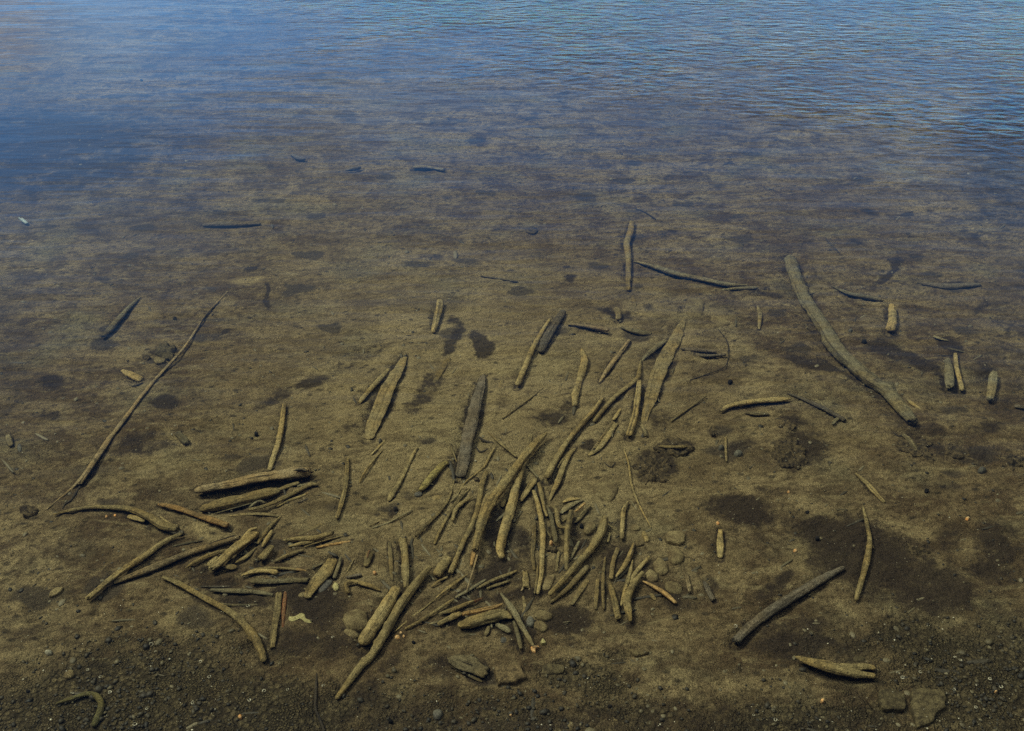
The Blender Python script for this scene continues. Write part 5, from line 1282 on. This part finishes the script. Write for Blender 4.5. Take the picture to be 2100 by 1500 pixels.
P = sample_bed(5200, lambda a, b, x, y: 0.35 + 0.5 * blobs(DARK, a, b, .6), 1.2, 11)
sz = np.clip(rng.lognormal(math.log(0.0016), 0.35, len(P)), 0.0008, 0.0045) * (1 + 0.1 * P[:, 1])
scatter('pale_grit', 'pale specks of grit scattered over the silt', P + [0, 0, 0.001], sz, rng.uniform(.4, .7, len(P)), rng.uniform(.80, .97, len(P)), gm)
P = sample_bed(9000, lambda a, b, x, y: np.clip(0.35 + 0.9 * fbm(x * 2, y * 2, 3, 91), 0, 1), 1.2, 10)
sz = np.clip(rng.lognormal(math.log(0.0042), 0.45, len(P)), 0.0015, 0.013)
scatter('silt_crumbs', 'dark crumbs of bark and weed scattered over the silt', P, sz, rng.uniform(.2, .45, len(P)), rng.uniform(.0, .42, len(P)), gm, jag=0.4)
P = sample_bed(5000, lambda a, b, x, y: np.clip(0.4 + 0.7 * fbm(x * 2.4, y * 2.4, 3, 95), 0, 1), 1.2, 7)
sz = np.clip(rng.lognormal(math.log(0.006), 0.4, len(P)), 0.003, 0.016)
scatter('silt_pellets', 'low silt covered pellets and pebbles over the bed', P - [0, 0, 0.001], sz, rng.uniform(.3, .5, len(P)), rng.uniform(.62, .90, len(P)), gm, sub=True, jag=0.12)

HEAP = [(560, 1130, 230, 110, -10, 1.0), (960, 1180, 300, 130, 0, .9), (1130, 1050, 180, 160, 0, .9), (1300, 1170, 130, 100, 0, .9), (1030, 950, 120, 90, 0, .5), (1250, 830, 160, 120, 0, .5)]
P = sample_bed(4200, lambda a, b, x, y: blobs(HEAP, a, b, .9) + 0.06, 1.3, 5.0)
n = len(P)
hx, hy = ground(1020, 1330)[0][:2]
fan = np.arctan2(P[:, 1] - hy, P[:, 0] - hx) + rng.normal(0, 0.35, n)
sz = np.clip(rng.lognormal(math.log(0.0055), 0.4, n), 0.002, 0.012)
scatter('wood_debris', 'small silted splinters and bark crumbs littering the silt between the sticks', P - [0, 0, 0.001], sz, rng.uniform(.35, .7, n), rng.uniform(.3, .88, n), gm, sub=True, jag=0.14, long=rng.uniform(1.5, 7, n), ang=fan)

# small pale ring shaped snail shells on the gravel, each a thing of its own
def ring_shell():
    V, F = [], []
    n, m = 12, 6
    for i in range(n + 1):
        a = 2 * math.pi * i / n * 0.86
        r0 = 0.0048 * (1 - 0.3 * i / n)
        th = 0.0011 * (0.5 + 0.7 * i / n)
        for j in range(m):
            b = 2 * math.pi * j / m
            V.append(((r0 + th * math.cos(b)) * math.cos(a), (r0 + th * math.cos(b)) * math.sin(a), 0.002 + th * math.sin(b) * 1.2))
    for i in range(n):
        for j in range(m):
            F.append((i * m + j, (i + 1) * m + j, (i + 1) * m + (j + 1) % m, i * m + (j + 1) % m))
    return mesh_obj('snail_shell', V, F, M['sh'], center=False)


spots = [(207, 1393), (181, 1378), (226, 1424), (303, 1457), (278, 1490), (311, 1325), (412, 1361), (431, 1392), (397, 1445), (663, 1410), (591, 1418), (542, 1421), (512, 1440),
         (509, 1247), (1508, 1288), (1840, 1385), (1886, 1382), (1850, 1394), (1957, 1352), (1968, 1358), (2029, 1397), (2052, 1413), (1955, 1418), (1938, 1425), (2000, 1455), (1545, 1470), (1590, 1480), (683, 1311), (320, 1340), (2100, 1480)]
sh0 = ring_shell()
for i, (x, y) in enumerate(spots):
    o = sh0 if i == 0 else sh0.copy()
    if i:
        sc.collection.objects.link(o)
    p, _ = ground(x, y, 0.0)
    z = float(bed_low(p[0], p[1]) + lumpy(p[0], p[1]))
    p, _ = ground(x, y, z)
    o.location = (p[0], p[1], z + 0.006)
    o.rotation_euler = (rng.uniform(-.3, .3), rng.uniform(-.3, .3), rng.uniform(0, 6.28))
    o.scale = [rng.uniform(0.7, 1.25)] * 3
    tag(o, 'tiny pale ring shaped snail shell on the dark bottom', 'shell', 'ring shaped snail shells on the bottom')
